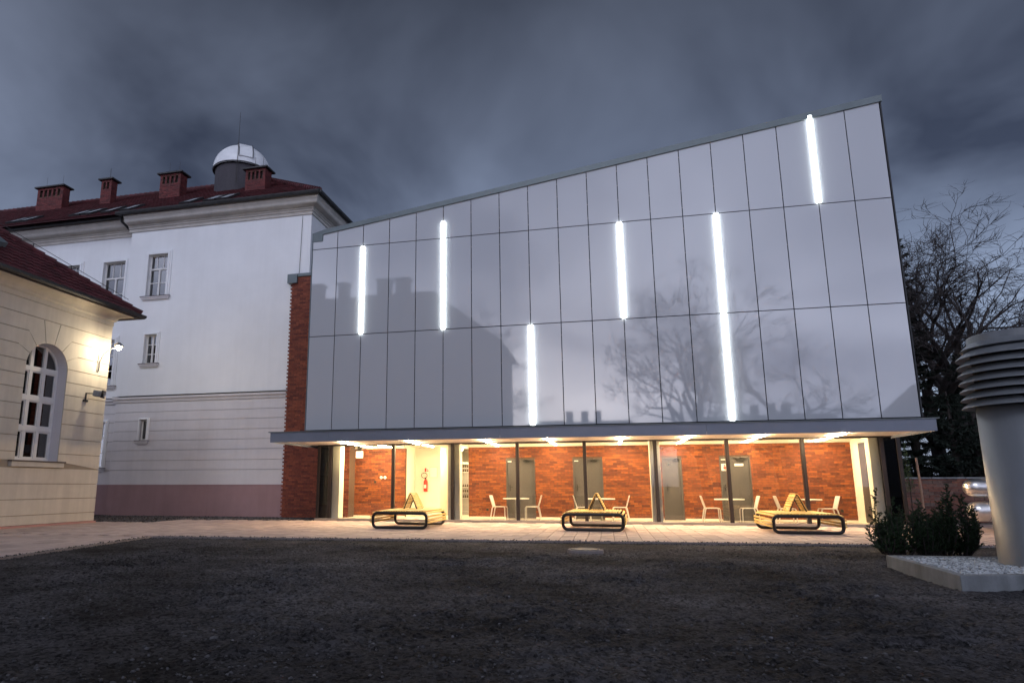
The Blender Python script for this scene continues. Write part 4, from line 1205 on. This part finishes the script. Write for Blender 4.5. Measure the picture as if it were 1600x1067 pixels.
# wall lantern and floodlight on the cream wall
lp = thing('wall_lantern', 'glowing street lantern on a curved bracket near the corner of the cream building', 'lamp', (CBX, 17.95, 5.1))
MB().box(.0, .04, -.05, .05, -.12, .26).build('wall_plate', 'aluminium', lp, bevel=.006)
MB().tube([(.03, 0, -.1), (.06, 0, -.04), (.07, 0, .22), (.16, .02, .46), (.38, .05, .64), (.62, .08, .70)], [.02, .024, .024, .022, .02, .02], 8).build('bracket', 'aluminium', lp, smooth=True)
MB().lathe([(.03, .16), (.10, .12), (.15, .05), (.15, .03), (.02, .03)], (.68, .09, .70), 20).build('lamp_hood', 'aluminium', lp, smooth=True)
bulb = MB().lathe([(0, -.10), (.055, -.08), (.085, -.02), (.075, .025), (.0, .028)], (.68, .09, .70), 16).build('bulb', 'bulb_warm', lp, smooth=True)
ld = bpy.data.lights.new('lantern_light', 'POINT'); ld.energy = 72; ld.color = (1.0, .83, .56); ld.shadow_soft_size = .08
lo_ = bpy.data.objects.new('lantern_light', ld); COL.objects.link(lo_); lo_.parent = lp; lo_.location = (.68, .09, .56)
fl = thing('floodlight', 'unlit grey floodlight on a short arm below the lantern on the cream wall', 'floodlight', (CBX, 17.55, 4.2))
MB().box(0, .05, -.09, .09, -.30, -.23).box(.02, .04, -.02, .02, -.24, .0).tube([(.03, 0, -.02), (.28, .12, -.02)], .018, 6).build('arm', 'gutter_dark', fl)
fh_ = MB().box(.02, .30, -.10, .10, -.10, .10).build('housing', 'concrete', fl, bevel=.02)
fh_.location = (.2, .12, .0); fh_.rotation_euler = (0, R(8), R(18))
q_ = MB().box(.30, .335, -.125, .125, -.125, .125).build('front_bezel', 'frame_black', fh_, bevel=.01)
MB().lathe([(0, .0), (.06, .0), (.085, .03)], n=18).build('reflector', 'aluminium', fh_).matrix_local = Matrix.Translation((.338, 0, 0)) @ Matrix.Rotation(R(90), 4, 'Y')

# ------------------------------------------------------------------ planter, vent, ducts on the right
PB = (4.6, 9.4, 0)
pt = thing('concrete_planter', 'low angular concrete kerbed bed filled with white stone chips', 'planter', PB)
outer = [(4.08, 11.38), (3.99, 9.03), (8.4, 10.37), (8.4, 11.80)]
inner = [(4.18, 11.28), (4.11, 9.19), (8.3, 10.46), (8.3, 11.69)]
PZ = .14
for i in range(4):
    j = (i + 1) % 4
    child(MB().prism([outer[i], outer[j], inner[j], inner[i]], -.25, PZ, lambda u, v, w: (u, v, w)), 'kerb_slab', 'concrete', pt, PB, bevel=.008)
child(MB().prism(inner, -.2, PZ - .035, lambda u, v, w: (u, v, w)), 'chip_bed', 'chips_base', pt, PB)
ch = MB()
for i in range(6500):
    x, y = random.uniform(4.15, 7.6), random.uniform(9.2, 11.6)
    if y > 11.28 + (x - 4.18) * .1 or y < 9.21 + (x - 4.11) * .304: continue
    if math.hypot(x - 5.75, y - 10.55) < .54: continue
    s_ = random.uniform(.014, .03)
    ch.add(ico(s_, 1, random.uniform(.6, .9), random.uniform(.4, .7), (x, y, PZ - .03 + random.random() * .02), random.random() * 6), ICO_F, random.random())
child(ch, 'stone_chips', 'chips_white', pt, PB, kind='stuff')
VB = (5.75, 10.55, PZ - .05)
vt = thing('ventilation_stack', 'thick grey metal ventilation stack with ringed louvre hood standing in the white chips', 'vent', VB)
MB().lathe([(.55, -.1), (.55, 2.28), (.50, 2.30)], n=64).build('pipe', 'vent_steel', vt, smooth=True)
MB().box(-.5563, -.548, -.006, .006, .0, 2.0).build('seam', 'aluminium', vt) if False else None
for k_ in range(7):
    z = 2.18 + k_ * .118
    prof = [(.54, z + .112), (.59, z + .108), (.70, z + .012), (.705, z), (.695, z - .002), (.59, z + .06), (.54, z + .065)]
    MB().lathe(prof, n=64).build('louvre_ring', 'vent_steel', vt, smooth=False)
MB().lathe([(.52, 2.25), (.52, 3.05), (.1, 3.05)], n=48).build('inner_core', 'joint_black', vt)
MB().lathe([(.53, 3.0), (.64, 3.02), (.545, 3.11), (.545, 3.20), (.53, 3.21), (.53, 3.12), (.0, 3.12)], n=64).build('top_collar', 'vent_steel', vt, smooth=False)

for z, lb in ((1.12, 'upper shiny foil wrapped duct in front of the old brick garden wall'), (.53, 'lower shiny foil wrapped duct in front of the old brick garden wall')):
    dk = thing('insulated_duct', lb, 'duct', (10.4, 19.6, 0), 'foil wrapped ducts')
    rad = .235 if z > 1 else .25
    body = MB()
    path = [(4.6, 0, z), (2.6, 0, z), (1.4, 0, z), (.2, 0, z), (-1.15, 0, z)] + [(-1.15 - .24 * math.sin(R(a)), 0, z) for a in (20, 40, 60, 75, 85, 89)]
    rads = [rad] * 5 + [rad * math.cos(R(a)) for a in (20, 40, 60, 75, 85, 89)]
    body.tube(path, rads, 24)
    body.build('foil_body', 'foil', dk, smooth=True)
    for x in (-.95, .15, 1.25):
        MB().tube([(x - .012, 0, z), (x + .012, 0, z)], rad + .005, 24).build('band', 'aluminium', dk)
    for x in (0.2, 3.0):
        MB().box(x - .03, x + .03, -.05, .05, 0, z - rad + .02).build('support', 'metal_dark', dk)

gw = thing('garden_wall', 'low weathered brick garden wall with a pale coping behind the ducts', 'wall', (14, 24.7, 0))
GWB = (14, 24.7, 0); TG = face_y(24.7)
gc = child(MB().box(8.5, 26, -.1, 1.40, -.3, 0, T=TG), 'wall_core', 'mortar_old', gw, GWB)
brick_courses(MB(), 8.5, 20, .0, 1.40, TG, proud=.02, ragged=.015, L=.27, h=.075, gap=.014).build('brick_courses', 'brick_old', gc, kind='stuff')
for i in range(18):
    child(MB().box(8.5 + i * .98, 8.5 + i * .98 + .965, -.34, .06, 1.40, 1.455, T=lambda u, w, v: TG(u, v, w)), 'coping_stone', 'concrete', gw, GWB, bevel=.006)
sk = tag(MB().tube([(0, 0, -.1), (.01, 0, 1.0), (-.02, 0, 2.0)], [.035, .033, .033], 8).build('wooden_stake', 'stake_wood'), 'pale round wooden stake beside the sapling by the corner of the glazing', 'stake')
sk.location = (9.02, 22.0, 0)
sp = thing('sapling', 'thin leafy sapling tied beside the wooden stake', 'sapling', (8.75, 22.05, 0))
MB().tube([(0, 0, -.05), (.02, 0, 1.2), (.0, .02, 2.35)], [.018, .012, .004], 6).build('trunk', 'bark', sp)
lf = MB()
for i in range(420):
    z = random.uniform(1.0, 2.45); a = random.random() * 6.283; q = random.uniform(.02, .16) * (1.1 - (z - 1) / 1.6)
    c = Vector((q * math.cos(a), q * math.sin(a), z)); t1 = Vector((random.uniform(-1, 1), random.uniform(-1, 1), random.uniform(-1, 1))).normalized() * .03; t2 = t1.orthogonal().normalized() * .014
    lf.add([c - t1, c + t2, c + t1, c - t2], [(0, 1, 2, 3)], random.random())
lf.build('crown', 'sapling_leaf', sp)

# ------------------------------------------------------------------ yews behind the planter
def yew(loc, h, rad, seed, label, leader=0.0):
    rn = random.Random(seed)
    y_ = thing('yew_shrub', label, 'shrub', loc, 'yews behind the planter')
    stems, nd = MB(), MB()
    for s_ in range(22):
        a = rn.random() * 6.283; lean = rn.uniform(.1, 1.0) * rad
        hh = h * rn.uniform(.55, 1.0) * (1 - .35 * lean / rad)
        if s_ == 0: lean, hh = .08, h + leader
        base = Vector((math.cos(a) * lean * .35, math.sin(a) * lean * .35, -.05)); tip = Vector((math.cos(a) * lean, math.sin(a) * lean, hh))
        pts = [base.lerp(tip, f) + Vector((math.cos(a), math.sin(a), 0)) * .10 * math.sin(f * math.pi) for f in (0, .25, .5, .75, 1)]
        stems.tube(pts, [.014, .012, .009, .006, .003], 5, caps=False)
        nt = int(46 * hh)
        for q in range(nt):
            f = (q + rn.random()) / nt
            if f < .06: continue
            i0 = min(3, int(f * 4)); p = pts[i0].lerp(pts[i0 + 1], f * 4 - i0)
            b_ = rn.random() * 6.283; ln = rn.uniform(.09, .22) * (1.12 - f * .8)
            dr = Vector((math.cos(b_), math.sin(b_), rn.uniform(.3, 1.1))).normalized()
            e = p + dr * ln
            stems.tube([p, e], [.0035, .0015], 3, caps=False)
            shade = rn.random()
            for m_ in range(int(18 + ln * 120)):
                g2 = rn.random(); c = p.lerp(e, g2)
                t1 = (dr * .6 + Vector((rn.uniform(-1, 1), rn.uniform(-1, 1), rn.uniform(-.7, 1)))).normalized()
                t2 = t1.cross(Vector((rn.uniform(-1, 1), rn.uniform(-1, 1), rn.uniform(-1, 1)))).normalized() * .007
                c2 = c + t1 * rn.uniform(.022, .04)
                nd.add([c - t2, c + t2, c2], [(0, 1, 2)], shade * .7 + rn.random() * .3)
    stems.build('stems', 'bark', y_); nd.build('foliage', 'yew_needle', y_)
yl = ['slender yew with a tall upright leader, nearest the lit glazing', 'bushy dark yew next to the slender one', 'low spreading yew in the middle of the planted row', 'broad dark yew left of the tallest one', 'tallest dense yew at the duct end of the row']
for i, (x, y, h, r_, ld_) in enumerate(((4.87, 13.40, .80, .26, .32), (5.15, 13.5, .92, .33, .05), (5.47, 13.45, .92, .36, 0), (5.80, 13.5, 1.02, .36, 0), (6.08, 13.55, 1.15, .34, .05))):
    yew((x, y, 0), h, r_, 40 + i, yl[i], ld_)

# ------------------------------------------------------------------ trees
def bare_tree_meshes(seed, height, spread, levels=6):
    rn = random.Random(seed)
    tk, tw = MB(), MB()
    def grow(p, d, L_, rad, lev):
        n_ = 4 if lev < 3 else 3
        pts, rads = [p], [rad]
        dd = d.copy()
        for i in range(n_):
            wob = .16 + .05 * lev
            dd = (dd + Vector((rn.uniform(-wob, wob), rn.uniform(-wob, wob), rn.uniform(-.05, .13)))).normalized()
            pts.append(pts[-1] + dd * L_ / n_); rads.append(rad * (1 - (.42 if lev < levels - 1 else .75) * (i + 1) / n_))
        (tk if lev < 2 else tw).tube(pts, rads, 8 if lev < 2 else (5 if lev < 4 else 3), caps=False)
        if lev >= levels: return
        kids = rn.choice((3, 3, 4)) if lev < 4 else rn.choice((4, 5, 5))
        for q in range(kids + (2 if lev == 0 else 0)):
            f = 1.0 if q == 0 else rn.uniform(.35 if lev else .5, .98)
            i0 = min(n_ - 1, int(f * n_)); b_ = pts[i0].lerp(pts[i0 + 1], f * n_ - i0)
            ang = R(rn.uniform(24, 58)) * (.5 if q == 0 else 1); az_ = rn.random() * 6.283
            ax = dd.orthogonal().normalized(); ax.rotate(Matrix.Rotation(az_, 3, dd))
            nd = dd.copy(); nd.rotate(Matrix.Rotation(ang, 3, ax))
            nd = (nd * Vector((spread, spread, 1))).normalized()
            grow(b_, nd, L_ * rn.uniform(.58, .82), max(rads[i0 + (1 if q == 0 else 0)] * rn.uniform(.55, .78), .0075), lev + 1)
    grow(Vector((0, 0, -.2)), Vector((rn.uniform(-.05, .05), 0, 1)), height * .27, height * .017, 0)
    zs_ = sorted(v[2] for v in tw.v); k_ = height / zs_[int(len(zs_) * .975)]
    def settle(a, b_, c):            # stray leaders are drawn back towards a rounded crown
        a, b_, c = a * k_, b_ * k_, c * k_
        dx, dy, dz = a / (.44 * height), b_ / (.44 * height), (c - .56 * height) / (.45 * height)
        r_ = math.sqrt(dx * dx + dy * dy + dz * dz)
        if r_ > .9 and c > .3 * height:
            q = (.9 + .22 * math.tanh((r_ - .9) / .22 * .6)) / r_
            a, b_, c = a * q, b_ * q, .56 * height + (c - .56 * height) * q
        return (a, b_, c)
    for mb in (tk, tw): mb.v = [settle(*v_) for v_ in mb.v]
    return tk.mesh('trunk', 'bark', True), tw.mesh('crown', 'twig')
TM = [bare_tree_meshes(11, 13.0, 1.15), bare_tree_meshes(23, 13.0, 1.3), bare_tree_meshes(5, 13.0, 1.25)]
def bare_tree(k_, loc, s_, rz, label, group):
    t_ = thing('bare_tree', label, 'tree', loc, group, rz); t_.scale = (s_, s_, s_)
    link('trunk', TM[k_][0], t_); link('crown', TM[k_][1], t_)
bare_tree(0, (15.6, 32.0, 0), 1.06, R(40), 'large bare spreading tree behind the ventilation stack hood', 'bare trees behind the garden wall')
bare_tree(1, (14.2, 31.0, 0), .82, R(150), 'smaller bare tree close to the dark spruce', 'bare trees behind the garden wall')
bare_tree(2, (18.8, 32.0, 0), .98, R(250), 'bare tree rising to the right of the ventilation stack', 'bare trees behind the garden wall')
bare_tree(1, (16.8, 36.0, 0), .95, R(10), 'bare tree farther back between the others', 'bare trees behind the garden wall')

def spruce(loc, h, rad, seed, label):
    rn = random.Random(seed)
    s_ = thing('spruce_tree', label, 'tree', loc, 'dark evergreens at the building end')
    tr, nd = MB(), MB()
    tr.tube([(0, 0, -.2), (.03, 0, h * .5), (0, .03, h)], [.2, .12, .02], 8)
    lv = 0; z = .6
    while z < h - .2:
        f = z / h; L_ = rad * (1 - f) ** .75 * rn.uniform(.75, 1.1) + .15
        for q in range(rn.choice((5, 6, 7))):
            a = rn.random() * 6.283; ln = L_ * rn.uniform(.6, 1.12)
            d_ = Vector((math.cos(a), math.sin(a), 0))
            pts = [Vector((0, 0, z)), d_ * ln * .5 + Vector((0, 0, z - .06 * ln)), d_ * ln + Vector((0, 0, z - .05 * ln + .1))]
            tr.tube(pts, [.03, .018, .006], 4, caps=False)
            shade = rn.random()
            for k_ in range(int(40 + ln * 60)):
                g2 = rn.random() ** .7; i0 = 0 if g2 < .5 else 1
                c = pts[i0].lerp(pts[i0 + 1], g2 * 2 - i0)
                t1 = (d_ * .5 + Vector((rn.uniform(-1, 1), rn.uniform(-1, 1), rn.uniform(-1.1, .35)))).normalized() * rn.uniform(.10, .26)
                t2 = t1.cross(Vector((rn.uniform(-1, 1), rn.uniform(-1, 1), rn.uniform(-1, 1)))).normalized() * rn.uniform(.02, .035)
                nd.add([c - t2, c + t2, c + t1 + t2 * .3, c + t1 - t2 * .3], [(0, 1, 2, 3)], shade * .6 + rn.random() * .4)
        z += rn.uniform(.2, .32)
    tr.build('trunk', 'bark', s_); nd.build('crown', 'spruce_needle', s_)
spruce((12.1, 29.5, 0), 12.4, 2.1, 3, 'tall dark spruce rising just behind the right edge of the facade')
spruce((13.6, 28.2, 0), 6.4, 1.9, 8, 'shorter dark spruce in front of the bare trees')
spruce((16.0, 28.5, 0), 5.0, 1.9, 15, 'low dark evergreen behind the ventilation stack')
spruce((12.3, 27.0, 0), 4.6, 1.9, 33, 'low dark evergreen just behind the garden wall by the stake')
spruce((14.6, 27.2, 0), 4.4, 2.0, 37, 'low dark evergreen behind the garden wall above the ducts')
spruce((18.4, 30.0, 0), 5.5, 2.2, 41, 'dark evergreen far along the garden wall')
spruce((10.9, 29.0, 0), 7.5, 1.6, 21, 'narrow dark spruce beside the end of the canopy')

# ------------------------------------------------------------------ what the glossy facade mirrors: the other side of the yard
VB_ = (-22, -14, 0)
rb = thing('mirrored_wing', 'old hipped roof wing with chimneys seen as a dark reflection in the facade panels', 'building', VB_)
def rpart(mb, name, material, **k): return child(mb, name, material, rb, VB_, **k)
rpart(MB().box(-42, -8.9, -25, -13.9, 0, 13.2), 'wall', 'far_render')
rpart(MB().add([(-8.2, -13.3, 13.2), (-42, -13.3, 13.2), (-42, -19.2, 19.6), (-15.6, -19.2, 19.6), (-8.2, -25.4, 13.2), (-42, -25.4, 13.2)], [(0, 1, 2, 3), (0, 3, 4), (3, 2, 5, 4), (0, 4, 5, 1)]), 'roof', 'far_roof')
for x, w_ in ((-27.6, 1.9), (-24.4, .9), (-20.2, 1.1), (-18.4, 1.3)):
    o = rpart(MB().box(x - w_ / 2, x + w_ / 2, -18.9, -18.0, 17.5, 20.6).box(x - w_ / 2 - .15, x + w_ / 2 + .15, -19.05, -17.85, 20.6, 20.75), 'chimney_stack', 'far_roof')
for x in (-33, -30, -27, -24, -21, -18, -15, -12):
    for z in (2.2, 6.0, 9.8):
        rpart(MB().box(x - .55, x + .55, -13.93, -13.88, z, z + 2.0), 'window_pane', 'room_dark')
tree_l = 'large bare tree seen as a reflection in the facade panels'
bare_tree(0, (8.6, -17.5, 0), 1.5, R(80), 'broad bare tree mirrored in the panels beside the longest light strip', 'bare trees mirrored in the facade')
bare_tree(2, (15.5, -21.0, 0), 1.25, R(200), 'bare tree mirrored in the panels towards the tall end of the facade', 'bare trees mirrored in the facade')
bare_tree(1, (-11.5, -27.0, 0), 1.55, R(120), 'small bare tree mirrored beside the reflected roof', 'bare trees mirrored in the facade')
for i, (x, y, w_, h_) in enumerate(((-3, -40, 16, 5.6), (18, -42, 18, 6.0), (36, -36, 14, 8.2))):
    o = thing('mirrored_house', ('low house faintly mirrored low in the panels between the roof wing and the trees', 'house faintly mirrored low in the panels behind the bare trees', 'house with chimneys faintly mirrored near the tall end of the facade')[i], 'house', (x, y, 0))
    MB().box(-w_ / 2, w_ / 2, -4, 4, 0, h_).build('wall', 'house_render_hazed', o)
    MB().add([(-w_ / 2 - .4, 4.4, h_), (w_ / 2 + .4, 4.4, h_), (w_ / 2 - 2, 0, h_ + 3.2), (-w_ / 2 + 2, 0, h_ + 3.2), (-w_ / 2 - .4, -4.4, h_), (w_ / 2 + .4, -4.4, h_)], [(0, 1, 2, 3), (4, 3, 2, 5), (0, 3, 4), (1, 5, 2), (0, 4, 5, 1)]).build('roof', 'house_roof_hazed', o)
    for q in (-1.2, .6, 2.2): MB().box(q - .4, q + .4, -.4, .4, h_ + 2.6, h_ + 4.4).build('chimney_stack', 'house_roof_hazed', o)
